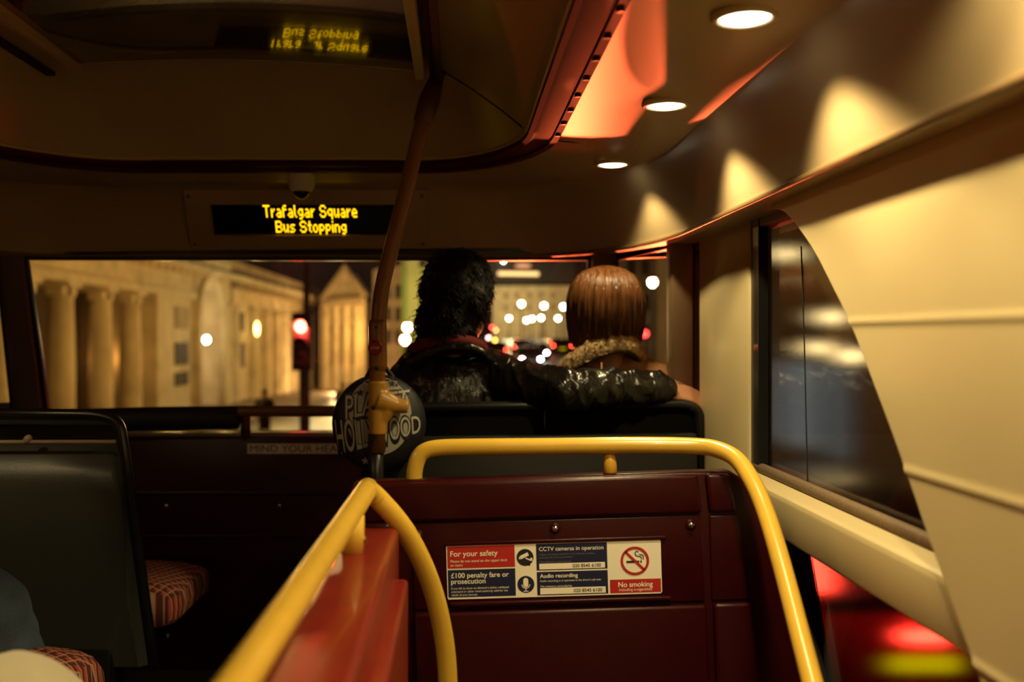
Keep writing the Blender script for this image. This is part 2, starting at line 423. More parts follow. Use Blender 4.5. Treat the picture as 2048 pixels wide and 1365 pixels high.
# left wall and rear wall (mostly out of the photograph)
a = MB(); a.box(R(-1.62, -2, -1), R(-1.54, 3.05, -.33)); a.box(R(-1.62, -2, .22), R(-1.54, 3.05, .32))
for y in (-.9, .75, 2.3): a.box(R(-1.62, y, -.33), R(-1.54, y+.14, .27))
tag(a.build('wall_left', M['cream']), kind='structure')
a = MB(); a.box(R(-1.66, -2.06, -2.4), R(.70, -2, .72)); tag(a.build('wall_rear', M['cream']), kind='structure')
a = MB(); a.box(R(-1.585, -2, -.33), R(-1.579, 3.05, .27)); tag(a.build('window_6', M['leftglass']), kind='structure')

# right wall: pillar, sill, big cream panel, lower strip
KW = .811
def RW(x, y, z): return R(x*KW, y*KW, z*KW)
def sheet(pts, x0, x1): # (Y, z) outline thickened in X
    return MB().prism([RW(x0, y, z) for y, z in pts], ((x1-x0)*KW, 0, 0))
pil = sheet([(2.515, -1.23), (3.03, -1.23), (3.03, .30), (2.515, .30)], .735, .80)
tag(pil.build('trim_4', M['cream'], bevel=.006), kind='structure')
edge = [(2.46, .285), (2.40, .298), (2.357, .300), (2.27, .285), (2.183, .245), (2.075, .18), (1.978, .105), (1.877, .0208), (1.764, -.0957), (1.665, -.203), (1.559, -.327), (1.496, -.397), (1.4235, -.4776), (1.34, -.57), (1.2, -.72), (1.1, -.85), (1.05, -1.0), (1.0, -1.25)]
edge = [(p.x, p.y) for p in smooth_path([Vector((y, z, 0)) for y, z in edge], 4)]
def edge_y(z):
    best = None
    for (y0, z0), (y1, z1) in zip(edge, edge[1:]):
        if z0 >= z >= z1: best = y0+(y1-y0)*((z0-z)/(z0-z1+1e-9))
    return best if best is not None else 2.35
KP = .93
def panel_x(z):
    x = .742
    for zc, amp, w in ((.026, .0032, .0065), (-.223, .0032, .0065), (-.472, .0032, .0065)):
        x -= amp*math.exp(-((z-zc)/w)**2)
    return x+.0*z
zs = [.322, .31]+[.30-.005*i for i in range(0, 330)]
zs = sorted(set(zs), reverse=True); rows = []
for z in zs:
    ye = edge_y(z); rows.append([RW(panel_x(z)*KP, (ye+(-2.6-ye)*t)*KP, z*KP) for t in (0, .004, .05, .15, .3, .5, .75, 1)])
pn = MB(); pn.grid(rows); me_front = [r[0] for r in rows]
pn.grid([me_front, [p+Vector((.04, 0, 0)) for p in me_front]])
wr = tag(pn.build('wall_right', M['cream'], smooth='auto'), kind='structure')
a = MB(); a.box(RW(.745, -2.45, .27), RW(.80, 3.3, .30)); a.build('top_strip', M['brown'], wr)
sill = MB(); sill.prism([RW(.762, 1.20, -.333), RW(.706, 1.20, -.346), RW(.700, 1.20, -.354), RW(.700, 1.20, -.440), RW(.80, 1.20, -.445), RW(.80, 1.20, -.333)], (0, 1.30*KW, 0))
a = sill.build('sill', M['cream'], wr, bevel=.005)
a = MB(); a.tube([RW(.752, 1.2, -.328), RW(.752, 2.50, -.328)], .011, 10); a.build('sill_gasket', mat('ribbed_gasket', (.16,.10,.05), .6, bump=1, bscale=250, stretch=(.05, 1, .05)), wr, smooth=True)
a = sheet([(2.20, -.446), (2.515, -.446), (2.515, -1.23), (1.80, -1.23)], .735, .78); a.build('lower_strip', M['black'], wr)
a = sheet([(1.92, -1.25), (1.0, -1.25), (1.0, -2.9), (1.92, -2.9)], .74, .79); a.build('lower_panel', M['maroon'], wr)
w3 = MB(); w3.box(RW(.768, 1.25, -.335), RW(.774, 2.52, .30)); w3 = tag(w3.build('window_3', M['sideglass']), kind='structure')
a = MB(); a.box(RW(.742, 2.455, -.34), RW(.766, 2.516, .30)); a.build('window_gasket', M['black'], w3)
a = MB(); a.tube([RW(.7665, 2.22, .20), RW(.7665, 2.20, -.02), RW(.7665, 2.18, -.32)], .0012, 6); a.build('pane_joint', M['blackmatt'], w3)
w4 = sheet([(2.19, -.45), (1.80, -1.25), (1.0, -1.25), (1.0, -.45)], .765, .77); tag(w4.build('window_4', M['sideglass']), kind='structure')

# windscreen with frame
def wpt(px, py, t):
    Y0 = 2.93+.20*(py-517)/355
    p = P(px, py, Y0); return p+Vector((0, .05*(1-(2*t-1)**2), 0))
rows = []
for j in range(9):
    s = j/8; row = []
    for i in range(25):
        t = i/24; px = (42+52*s)*(1-t)+1188*t; row.append(wpt(px, 515+357*s, t))
    rows.append(row)
gl = MB(); gl.grid(rows); back = [[p+Vector((0, .008, 0)) for p in r] for r in rows]; gl.grid(back)
for f, k in ((rows[0], back[0]), (rows[-1], back[-1]), ([r[0] for r in rows], [r[0] for r in back]), ([r[-1] for r in rows], [r[-1] for r in back])): gl.grid([f, k])
w1 = tag(gl.build('window_1', M['screen'], smooth='auto'), kind='structure')
def bar(name, pts, Y, th, m, parent):
    a = MB(); a.prism([P(px, py, Y) for px, py in pts], (0, th, 0)); return a.build(name, m, parent, bevel=.003)
bar('top_gasket', [(28, 505), (1400, 490), (1400, 511), (1190, 521), (900, 522), (45, 520)], 2.925, .03, M['black'], w1)
def lean(name, pts, off, th, m, parent):      # bars that lean with the windscreen: bottom further forward
    a = MB(); q = [P(px, py, 2.93+off+.20*(py-517)/355) for px, py in pts]; a.prism(q, (0, th, 0)); return a.build(name, m, parent, bevel=.003)
lean('left_gasket', [(38, 510), (50, 510), (104, 875), (84, 875)], -.008, .03, M['black'], w1)
lean('right_gasket', [(1176, 515), (1190, 515), (1190, 880), (1176, 880)], -.008, .03, M['black'], w1)
lean('bottom_gasket', [(80, 866), (1190, 866), (1190, 884), (80, 884)], -.008, .03, M['black'], w1)
t5 = tag(lean('trim_5', [(-6, 505), (40, 505), (92, 900), (34, 900)], -.03, .05, M['brown'], None), kind='structure')
t6 = tag(lean('trim_6', [(1186, 503), (1226, 500), (1226, 900), (1186, 900)], -.06, .05, M['brown'], None), kind='structure')
t7 = tag(bar('trim_7', [(1344, 455), (1386, 440), (1386, 930), (1344, 930)], 2.52, .07, M['brown'], None), kind='structure')
bar('dark_edge', [(1386, 440), (1402, 436), (1402, 930), (1386, 930)], 2.53, .05, M['black'], t7)
w2 = MB(); qa, qb, qc, qd = P(1228, 495, 2.87), P(1350, 462, 2.58), P(1228, 900, 3.04), P(1350, 900, 2.60); w2.prism([qa, qb, qd, qc], (0, .007, 0)); w2 = tag(w2.build('window_2', M['screen']), kind='structure')
lean('gasket', [(1226, 500), (1238, 500), (1238, 900), (1226, 900)], -.06, .02, M['black'], w2)
a = MB(); a.prism([P(1238, 507, 2.855), P(1346, 470, 2.57), P(1346, 496, 2.575), P(1238, 522, 2.865)], (-.012, .02, 0)); a.build('gasket', M['black'], w2)
w5 = MB(); qa, qb, qc, qd = P(-170, 500, 2.70), P(4, 505, 2.90), P(-120, 900, 2.95), P(50, 900, 3.10); w5.prism([qa, qb, qd, qc], (0, .007, 0)); w5 = tag(w5.build('window_5', M['screen']), kind='structure')
lean('gasket', [(-14, 505), (0, 505), (40, 860), (24, 860)], -.03, .03, M['black'], w5)
bar('ledge', [(-200, 812), (24, 806), (34, 900), (-200, 900)], 3.20, .03, M['brown'], w5)

# ---------------------------------------------------------------- ceiling lights
def make_light():
    r = empty('ceiling_light', (0, 0, 0)); 
    a = MB(); a.lathe([(.034, .004), (.034, -.002), (.036, -.0045), (.041, -.0045), (.0435, -.001), (.0435, .004)], (0,0,0), 32); a.build('trim_ring', M['cream'], r, smooth='auto')
    a = MB(); a.lathe([(.0345, .0), (.033, -.003), (.024, -.0062), (.012, -.008), (.001, -.0085)], (0,0,0), 28); a.build('lens', M['lens'], r, smooth=True)
    return r
lights = [(.377, 2.42, 'small round ceiling light nearest the windscreen, lit'), (.377, 1.80, 'round ceiling light between the other two, lit, red glow beside it'), (.377, 1.306, 'largest round ceiling light at the top right, lit'),
          (.377, .80, None), (.377, .28, None), (.377, -.25, None), (.377, -.80, None), (-1.31, 1.42, None), (-1.31, .85, None), (-1.31, .28, None)]
proto = make_light()
SPOT = 10.0
for i, (x, y, lab) in enumerate(lights):
    o = proto if i == 0 else copy_tree(proto)
    o.location = R(x, y, .4185)
    tag(o, lab or 'round ceiling light above and behind the photographer', 'ceiling light', 'round lights along the ceiling' if lab else 'ceiling lights behind the photographer')
    L = lamp('downlight', 'SPOT', (o.location.x, o.location.y, o.location.z-.014), SPOT*((1.0 if y > 1 else .78) if x > 0 else .6), WARM, o,
             spot_size=math.radians(118 if x > 0 and y > .9 else 156), spot_blend=.35, shadow_soft_size=.018)

# ---------------------------------------------------------------- information display
dM = frame(P(616, 438.5, 2.875), (1, 0, 0), (0, -.08, .147))
dk = 2.875/F
disp = empty('information_display', P(616, 438.5, 2.875), 'amber dot-matrix next-stop display above the windscreen', 'display')
def dbox(name, x0, y0, x1, y1, z0, z1, m, bev=0):
    a = MB(); a.box((x0, y0, z0), (x1, y1, z1)); a.v = [tuple(dM@Vector(v)) for v in a.v]; return a.build(name, m, disp, bevel=bev)
hw, hh = 241*dk, .091
sx0, sx1, sy0, sy1 = (424-616)*dk, (802-616)*dk, -.050, .045
outer = [(-hw, -hh), (hw, -hh), (hw, hh), (-hw, hh)]; inner = [(sx0, sy0), (sx1, sy0), (sx1, sy1), (sx0, sy1)]
a = MB(); n = 4
vs = [dM@Vector((x, y, .004)) for x, y in outer]+[dM@Vector((x, y, .004)) for x, y in inner]+[dM@Vector((x, y, -.012)) for x, y in inner]+[dM@Vector((x, y, -.012)) for x, y in outer]
fs = []
for i in range(4):
    j = (i+1) % 4; fs += [(i, j, 4+j, 4+i), (4+i, 4+j, 8+j, 8+i), (i, j, 12+j, 12+i)]
a.add(vs, fs); a.build('bezel', M['ceil'], disp)
dbox('screen', sx0-.001, sy0-.001, sx1+.001, sy1+.001, -.014, -.008, mat('display_glass', (.004,.003,.002), .05))
for x, y in ((-hw+.012, hh-.02), (hw-.018, hh-.02), (-hw+.012, -hh+.014), (hw-.018, -hh+.014)):
    a = MB(); a.lathe([(.005, .004), (.004, .007), (.001, .0075)], (0,0,0), 10); a.v = [tuple(dM@(Vector(v)+Vector((x, y, 0)))) for v in a.v]; a.build('screw', M['brown'], disp)
GL = {'T': '11111 00100 00100 00100 00100 00100 00100', 'r': '000 000 101 110 100 100 100', 'a': '0000 0000 0110 0001 0111 1001 0111', 'f': '011 100 111 100 100 100 100',
 'l': '10 10 10 10 10 10 01', 'g': '0000 0000 0111 1001 1001 0111 0001 0110', 'S': '01110 10001 10000 01110 00001 10001 01110', 'q': '0000 0000 0111 1001 1001 0111 0001 0001',
 'u': '0000 0000 1001 1001 1001 1011 0101', 'e': '0000 0000 0110 1001 1111 1000 0111', 'B': '11110 10001 10001 11110 10001 10001 11110', 's': '0000 0000 0111 1000 0110 0001 1110',
 't': '010 010 111 010 010 010 001', 'o': '0000 0000 0110 1001 1001 1001 0110', 'p': '0000 0000 1110 1001 1001 1110 1000 1000', 'i': '1 0 1 1 1 1 1', 'n': '0000 0000 1110 1001 1001 1001 1001', ' ': '00'}
def led_line(txt, x0, width, ytop, rowh, name):
    cols, dots = 0, []
    for ch in txt:
        rows = GL[ch].split()
        for r, row in enumerate(rows):
            for c, b in enumerate(row):
                if b == '1': dots.append((cols+c, r))
        cols += len(rows[0])+1
    pitch = width/(cols-1); a = MB()
    for c, r in dots:
        x, y = x0+(c+.5)*pitch, ytop-(r+.5)*rowh; q = max(pitch, rowh)*.5
        a.add([dM@Vector((x+q*math.cos(k*math.pi/4)*.98*pitch/max(pitch,rowh)*1.1, y+q*math.sin(k*math.pi/4)*1.08, -.0070)) for k in range(8)], [tuple(range(8))])
    a.build(name, M['led'], disp)
def dy(py): return -(py-438.5)*dk*1.30
led_line('Trafalgar Square', (527-616)*dk, 187*dk, dy(417), (438-417)*dk*1.30/7.2, 'led_text')
led_line('Bus Stopping', (549-616)*dk, 142*dk, dy(443), (463-443)*dk*1.30/7.2, 'led_text')

# dome camera above the display
cc = P(603, 368, 2.76)
domec = empty('dome_camera', cc, 'small white dome security camera under the ceiling above the display', 'security camera')
a = MB(); a.lathe([(.036, .030), (.036, -.004), (.034, -.012), (.028, -.020), (.024, -.022)], cc, 28); a.build('housing', M['white'], domec, smooth='auto')
a = MB(); a.lathe([(.0245, -.014), (.0235, -.024), (.019, -.034), (.010, -.041), (.001, -.043)], cc, 28); a.build('dome', mat('smoked_dome', (.01,.01,.01), .08), domec, smooth=True)

# ---------------------------------------------------------------- grab pole
pb = 2.22
pole = empty('grab_pole', P(755, 880, pb), 'bent orange-yellow grab pole rising from the seat corner to the ceiling', 'pole')
path = [P(878, 142, 2.30), P(845, 245, 2.28), P(775, 532, 2.23), P(755, 650, 2.22), P(755, 700, pb), P(755, 905, pb)]
pts = [path[0], path[1]]+[p for p in fillet([path[1], path[2]*.5+path[3]*.5+Vector((-.006, 0, 0)), path[4]], .14, 10)][1:]+[path[5]]
a = MB(); a.tube(pts, .0175, 18); a.build('tube', M['pole'], pole, smooth=True)
a = MB(); sl = [path[0]+Vector((.004, 0, .03)), path[0], path[0]*.75+path[1]*.25, path[0]*.4+path[1]*.6, path[1], path[1]+(path[1]-path[0]).normalized()*.003]
a.tube(sl, [.012, .013, .019, .025, .0215, .017], 18); a.build('top_sleeve', mat('brown_sleeve', (.09,.03,.02), .45), pole, smooth=True)
a = MB(); a.tube([P(755, 640, pb), P(755, 652, pb), P(756, 730, pb), P(756, 742, pb)], [.0175, .0205, .0205, .0175], 20); a.build('stop_housing', M['pole'], pole, smooth=True)
k = pb/F
bt = P(752, 696, pb)+Vector((0, -.0185, 0))
a = MB(); a.lathe([(.0165, .002), (.0165, -.004), (.0145, -.007), (.001, -.0078)], bt, 24, 'Y'); sb = a.build('stop_button', mat('stop_red', (.30,.008,.01), .3), pole, smooth='auto')
tm = text_mesh('STOP', width=.019, align='C'); place(tm, frame(bt+Vector((0, -.0082, -.003)), (1,0,0), (0,0,1))); link_mesh('lettering', tm, M['white'], sb)
for py in (655, 737):
    a = MB(); a.lathe([(.004, .002), (.0035, -.002), (.001, -.0025)], P(754, py, pb)+Vector((0, -.0205, 0)), 10, 'Y'); a.build('screw', M['black'], pole)
a = MB()
a.tube([P(756, 762, pb), P(756, 763, pb), P(756, 868, pb), P(756, 869, pb)], [.017, .022, .0205, .0205], 20)
a.tube([P(757, 800, pb), P(775, 806, pb), P(795, 812, pb), P(817, 814, pb)], [.030, .026, .018, .015], 18)
a.cap(P(758, 795, pb), P(772, 806, pb), .021, .024); a.cap(P(757, 845, pb), P(772, 822, pb), .018, .02)
me = remesh(a, .0028, 6); link_mesh('tee_joint', me, mat('tee_yellow', (.46,.23,.03), .36, var=.04, vscale=30), pole, True)
a = MB(); a.lathe([(.0055, .002), (.005, -.003), (.001, -.0035)], P(748, 814, pb)+Vector((0, -.0205, 0)), 10, 'Y'); a.build('screw', M['black'], pole)
a = MB(); a.tube([P(752, 868, pb), P(752, 1080, pb+.02)], .018, 16); a.build('lower_tube', M['black'], pole, smooth=True)

# ---------------------------------------------------------------- stair partition with its rail
YP = 1.66; PK = YP/F
ang = math.radians(1.72)
U, V = Vector((math.cos(ang), 0, math.sin(ang))), Vector((-math.sin(ang), 0, math.cos(ang)))
o0 = P(1110, 1140, YP)
def SP(px, py, d=0.0):      # on the partition's own face: px, py in its own level frame, d towards the stairs
    return o0+U*((px-1110)*PK)+V*(-(py-1140)*PK)+Vector((0, -d, 0))
part = empty('stair_partition', SP(1110, 1800), 'maroon moulded panel at the head of the stairs carrying the safety notice', 'partition panel')
def plate(name, pts, d0, d1, m, parent=part, bev=.006, bseg=3):
    a = MB(); a.prism([SP(px, py, d0) for px, py in pts], Vector((0, -(d1-d0), 0))); return a.build(name, m, parent, bevel=bev, bseg=bseg)
rightedge = [(1470, 955), (1500, 975), (1522, 1015), (1545, 1085), (1570, 1180), (1592, 1270), (1615, 1370), (1636, 1600), (1636, 1900)]
plate('base_panel', [(705, 1900), (705, 962), (720, 955), (1400, 955)]+rightedge, -.05, -.012, M['maroon'])
plate('upper_panel', [(722, 1036), (722, 958), (1402, 958), (1408, 1036)], -.014, .002, M['maroon'])
plate('middle_panel', [(826, 1214), (826, 1040), (1404, 1040), (1410, 1214)], -.014, -.004, M['maroon'], bev=.003)
plate('lower_panel', [(826, 1880), (826, 1218), (1410, 1218), (1420, 1880)], -.014, .006, M['maroon'])
plate('side_panel', [(1424, 1036), (1418, 958), (1468, 960), (1478, 1036)], -.014, .0, M['maroon'])
plate('side_panel', [(1424, 1214), (1424, 1042), (1482, 1042), (1500, 1214)], -.014, -.006, M['maroon'], bev=.003)
plate('side_panel', [(1430, 1880), (1426, 1218), (1500, 1218), (1560, 1880)], -.014, .002, M['maroon'])
plate('left_edge_bulge', [(722, 1052), (722, 1036), (780, 1036), (790, 1052)], -.03, .004, M['maroon'])
plate('notice_ledge', [(898, 1207), (898, 1199), (1340, 1199), (1340, 1207)], -.006, .006, M['maroon'], bev=.002)
plate('notice_surround', [(890, 1087), (890, 1079), (1334, 1079), (1334, 1087)], -.006, .0005, M['maroon'], bev=.002)
for px, py in ((838, 1064), (1113, 1057+1), (1385, 1059)):
    c = SP(px, py, -.004); a = MB(); a.lathe([(.0095, 0), (.0085, -.003), (.0075, -.0035)], c, 20, 'Y'); w = a.build('washer', M['maroon'], part, smooth='auto')
    a = MB(); a.lathe([(.0062, -.003), (.0058, -.006), (.0035, -.0085), (.001, -.009)], c, 16, 'Y'); a.build('screw', M['steel'], part, smooth=True)

# safety notice, in its own sheet
sM = frame(SP(893.5, 1194.5, -.0035), U, V)
for r in range(3): pass
sk = PK
notice = empty('safety_notice', SP(893.5, 1194.5, -.0035), 'wide printed safety notice with no smoking symbol on the maroon stair panel', 'notice')
def npoly(name, pts, z, m, parent=notice):
    a = MB(); a.add([sM@Vector((x*sk, y*sk, z)) for x, y in pts], [tuple(range(len(pts)))]); return a.build(name, m, parent)
def rect(x0, y0, x1, y1): return [(x0, y0), (x1, y0), (x1, y1), (x0, y1)]
def circ(x, y, r, n=36, a0=0, a1=2*math.pi): return [(x+r*math.cos(a0+(a1-a0)*i/n), y+r*math.sin(a0+(a1-a0)*i/n)) for i in range(n)]
a = MB(); a.prism([sM@Vector((x*sk, y*sk, -.0005)) for x, y in [(2,0),(427,0),(430,3),(430,105),(427,108),(2,108),(0,105),(0,3)]], (sM.to_3x3()@Vector((0,0,1)))*.0014)
a.build('sheet', M['white'], notice)
Z1, Z2, Z3 = .0013, .0017, .0021
def ntext(s, x, y, width, m, parent, z=Z2, h=None, align='L', bold=.012):
    me = text_mesh(s, width=width*sk, height=h*sk if h else None, u0=x*sk, v0=y*sk, align=align, bold=bold)
    me.transform(Matrix.Translation((0, 0, z))); place(me, sM); return link_mesh('lettering', me, m, parent)
cr = M['white']
p = npoly('red_block', rect(2, 62, 137, 106), Z1, M['redink'])
ntext('For your safety', 8, 86, 95, cr, p); ntext('Please do not stand on the upper deck', 8, 74, 114, cr, p, bold=0); ntext('or stairs', 8, 66, 24, cr, p, bold=0)
p = npoly('navy_block', rect(2, 4, 137, 59), Z1, M['navy'])
ntext('£100 penalty fare or', 8, 43, 116, cr, p); ntext('prosecution', 8, 31, 69, cr, p)
ntext('If you fail to show on demand a ticket, validated', 8, 20, 115, cr, p, bold=0); ntext('smartcard or other travel authority valid for the', 8, 13.5, 113, cr, p, bold=0); ntext('whole of your journey', 8, 7, 52, cr, p, bold=0)
p = npoly('navy_block', rect(180, 53, 322, 106), Z1, M['navy'])
ntext('CCTV cameras in operation', 186, 92, 129, cr, p, bold=.004); ntext('Images are being recorded in the interest of safety,', 186, 83, 112, mat('pale_ink', (.16,.15,.14), .5), p, bold=0); ntext('security and crime prevention', 186, 77, 66, bpy.data.materials['pale_ink'], p, bold=0)
ntext('This scheme is controlled by', 186, 68, 64, bpy.data.materials['pale_ink'], p, bold=0)
q = npoly('number_field', rect(185.5, 55, 317, 66.5), Z2, cr, p); ntext('020 8545 6100', 252, 57.5, 57, M['ink'], q, Z3)
p = npoly('navy_block', rect(180, 3, 322, 50), Z1, M['navy'])
ntext('Audio recording', 186, 38, 76, cr, p); ntext("Audio recording is in operation in the driver's cab area", 186, 30, 122, cr, p, bold=0); ntext('This scheme is controlled by', 186, 19, 64, cr, p, bold=0)
q = npoly('number_field', rect(186, 5, 317, 17.5), Z2, cr, p); ntext('020 8545 6100', 253, 8, 57, M['ink'], q, Z3)
p = npoly('camera_symbol', circ(157.5, 80, 17), Z1, M['ink'])
def rot(pts, c, d):
    s, k = math.sin(math.radians(d)), math.cos(math.radians(d)); return [(c[0]+(x-c[0])*k-(y-c[1])*s, c[1]+(x-c[0])*s+(y-c[1])*k) for x, y in pts]
npoly('camera_body', rot(rect(147, 80, 165, 87), (156, 83), 25), Z2, cr, p); npoly('camera_hood', rot(rect(145, 77, 149, 81), (147, 79), 25), Z2, cr, p)
npoly('bracket', rot(rect(158, 75.5, 169, 78), (163, 77), -25), Z2, cr, p); npoly('bracket', rect(168, 73, 172, 79), Z2, cr, p); npoly('tail', [(160, 66), (168, 62), (166, 68)], Z1, M['ink'], p)
p = npoly('microphone_symbol', circ(157.5, 26, 17), Z1, M['navy'])
npoly('capsule', circ(157.5, 34, 5, 14, 0, math.pi)+[(152.5, 34)]+circ(157.5, 25, 5, 14, math.pi, 2*math.pi)+[(162.5, 25)], Z2, cr, p)
def ring(name, c, r0, r1, m, parent, z, a0=0, a1=2*math.pi, n=48):
    a = MB(); rows = [[sM@Vector(((c[0]+r*math.cos(a0+(a1-a0)*i/n))*sk, (c[1]+r*math.sin(a0+(a1-a0)*i/n))*sk, z)) for i in range(n+1)] for r in (r0, r1)]
    a.grid(rows); return a.build(name, m, parent)
ring('cradle', (157.5, 26), 7, 8.6, cr, p, Z2, math.pi, 2*math.pi, 20); npoly('stem', rect(156.6, 12.5, 158.4, 18), Z2, cr, p); npoly('foot', rect(152.5, 11.5, 162.5, 13.2), Z2, cr, p)
p = ring('no_smoking_ring', (377, 67), 23.6, 28.6, M['redink'], notice, Z3)
npoly('slash', rot(rect(351, 64.6, 403, 69.4), (377, 67), -45), Z3, M['redink'], p)
npoly('cigarette', rect(360, 63, 386, 67), Z2, M['ink'], p); npoly('cigarette_tip', rect(388, 63, 391, 67), Z2, M['ink'], p)
def stroke(name, pts, w, m, parent, z):
    pts = smooth_path([Vector((x, y, 0)) for x, y in pts], 6); rows = [[], []]
    for i, q in enumerate(pts):
        t = (pts[min(i+1, len(pts)-1)]-pts[max(i-1, 0)]).normalized(); nn = Vector((-t.y, t.x, 0))*w/2
        for r, e in zip(rows, (q+nn, q-nn)): r.append(sM@Vector((e.x*sk, e.y*sk, z)))
    a = MB(); a.grid(rows); return a.build(name, m, parent)
stroke('smoke', [(390, 69), (390, 74), (384, 76), (380, 77), (378, 82), (381, 86), (385, 84)], 1.7, M['ink'], p, Z2)
stroke('smoke', [(394, 69), (394, 77), (389, 79), (386, 80)], 1.7, M['ink'], p, Z2)
p = npoly('red_block', rect(326, 3, 428, 30), Z1, M['redink']); ntext('No smoking', 377, 15, 69, cr, p, align='C'); ntext('including e-cigarettes', 377, 7, 66, cr, p, align='C', bold=0)

# yellow stair rail
rail = [(829, 972, 1.70), (829, 945, 1.70), (836, 918, 1.70), (850, 903, 1.70), (880, 896, 1.70), (960, 894, 1.70), (1100, 893, 1.70), (1280, 891, 1.69), (1390, 893, 1.68), (1436, 900, 1.66), (1474, 920, 1.63), (1505, 965, 1.59), (1530, 1022, 1.55), (1552, 1090, 1.50), (1577, 1180, 1.44), (1600, 1270, 1.38), (1628, 1378, 1.31), (1660, 1500, 1.23), (1700, 1640, 1.15)]
pts = smooth_path([P(*q) for q in rail], 5)
sr = empty('stair_rail', P(829, 972, 1.70), 'bright yellow tubular handrail along and down the right of the stair panel', 'handrail')
a = MB(); a.tube(pts, .0142, 18); a.build('tube', M['yellow'], sr, smooth=True)
a = MB(); b0, b1 = P(1221, 960, 1.70), P(1219, 905, 1.70); a.tube([b0, b0*.4+b1*.6, b1*.9+b0*.1, b1], [.0125, .0115, .0085, .004], 16); a.build('post', mat('post_yellow', (.60,.33,.035), .4), sr, smooth=True)

# ---------------------------------------------------------------- red balustrade with yellow rail
bal = empty('balustrade', R(-.12, 1.2, -1.0), 'glossy red half-height balustrade wall beside the stairs', 'balustrade')
a = MB(); a.box(R(-.162, -.6, -1.0), R(-.0865, 1.475, -.283)); a.build('top_box', M['red'], bal, bevel=.010, bseg=4)
a = MB(); a.box(R(-.12, -.6, -1.0), R(-.071, 1.435, -.350)); a.build('side_step', M['red'], bal, bevel=.006, bseg=3)
a = MB(); a.prism([P(652, 1150, 1.30), P(706, 1055, 1.44), P(706, 1062, 1.44), P(652, 1160, 1.30)], (-.004, 0, 0)); 
br = empty('balustrade_rail', R(-.137, 1.30, -.283), 'thick yellow tubular rail on the red balustrade, bent at its peak', 'handrail')
lp = [P(735, 984, 1.45), R(-.147, 1.10, -.241), R(-.161, .733, -.255), R(-.18, .3, -.272), R(-.20, -.4, -.30)]
arm = [(735, 984, 1.45), (757, 999, 1.462), (785, 1029, 1.475), (814, 1068, 1.49), (842, 1120, 1.51), (864, 1176, 1.53), (880, 1236, 1.545), (891, 1300, 1.555), (896, 1370, 1.56), (898, 1480, 1.565), (898, 1900, 1.57)]
allp = lp[::-1][:-1]+[p for p in fillet([lp[1], lp[0]+Vector((.0, .012, .004)), P(*arm[2])], .028, 8)][1:]+[P(*q) for q in arm[3:]]
a = MB(); a.tube(smooth_path(allp, 4), .0153, 20); a.build('tube', M['yellow'], br, smooth=True)
a = MB(); b0, b1 = R(-.137, 1.30, -.286), R(-.137, 1.30, -.235); a.tube([b0, b1], .0155, 18); ps = a.build('post', M['yellow'], br, smooth=True)
a = MB(); a.lathe([(.006, .002), (.005, -.003), (.001, -.004)], R(-.121, 1.30, -.268), 12, 'X'); a.build('screw', M['steel'], br)

# ---------------------------------------------------------------- rails and sticker by the windscreen
fr_ = empty('window_rail', P(487, 875, 2.95), 'rail across the windscreen, black foam sleeve on its left half', 'handrail')
a = MB(); a.tube([P(-240, 850, 2.93), P(200, 832, 2.93), P(478, 823, 2.93), P(760, 823, 2.93), P(1180, 823, 2.93)], .0165, 16); a.build('tube', M['pole'], fr_, smooth=True)
a = MB(); a.tube([P(-240, 856, 2.93), P(60, 845, 2.93), P(300, 838, 2.93), P(474, 836, 2.93), P(477, 836, 2.93)], [.036, .036, .035, .035, .032], 20); a.build('foam_sleeve', M['foam'], fr_, smooth='auto')
a = MB(); a.tube([P(491, 826, 2.95), P(491, 882, 3.02)], .015, 14); a.build('post', M['pole'], fr_, smooth=True)
a = MB(); a.tube([P(1100, 826, 2.95), P(1100, 882, 3.02)], .015, 14); a.build('post', M['pole'], fr_, smooth=True)
st = MB(); st.prism([P(495, 908, 2.999), P(697, 908, 2.999), P(697, 888, 2.999), P(495, 888, 2.999)], (0, -.0015, 0))
stk = st.build('warning_sticker', mat('grey_sticker', (.85,.80,.70), .5)); tag(stk, 'long pale warning sticker with black capitals on the front bulkhead', 'sticker')
k = 2.999/F
tm = text_mesh('MIND YOUR HEAD', width=190*k, height=13.5*k, bold=0); place(tm, frame(P(500, 904.5, 2.997), (1,0,0), (0,0,1))); link_mesh('lettering', tm, M['ink'], stk)
# ---------------------------------------------------------------- seats
def cushion(mb, x0, x1, y0, y1, z0, z1, r=.05):
    n = 20; rows = []
    for i in range(9):           # rounded slab: superellipse in X-Z swept along Y with rounded nose
        t = i/8; y = y0+(y1-y0)*t
        e = 1-max(0, (t-.72)/.28)**2.2*.55; e0 = 1-max(0, (.1-t)/.1)**2*.2
        row = []
        for k in range(28):
            a = 2*math.pi*k/28; c, s = math.cos(a), math.sin(a)
            c, s = math.copysign(abs(c)**.34, c), math.copysign(abs(s)**.5, s)
            zt = z1-(z1-z0)*(1-e)*.8
            row.append(R((x0+x1)/2+(x1-x0)/2*c*(.97 if t in (0, 1) else 1), y, (z0+zt)/2+(zt-z0)/2*s*e0))
        rows.append(row)
    b = len(mb.v); mb.grid(rows, True); mb.f.append(tuple(b+k for k in range(27, -1, -1))); mb.f.append(tuple(b+8*28+k for k in range(28)))
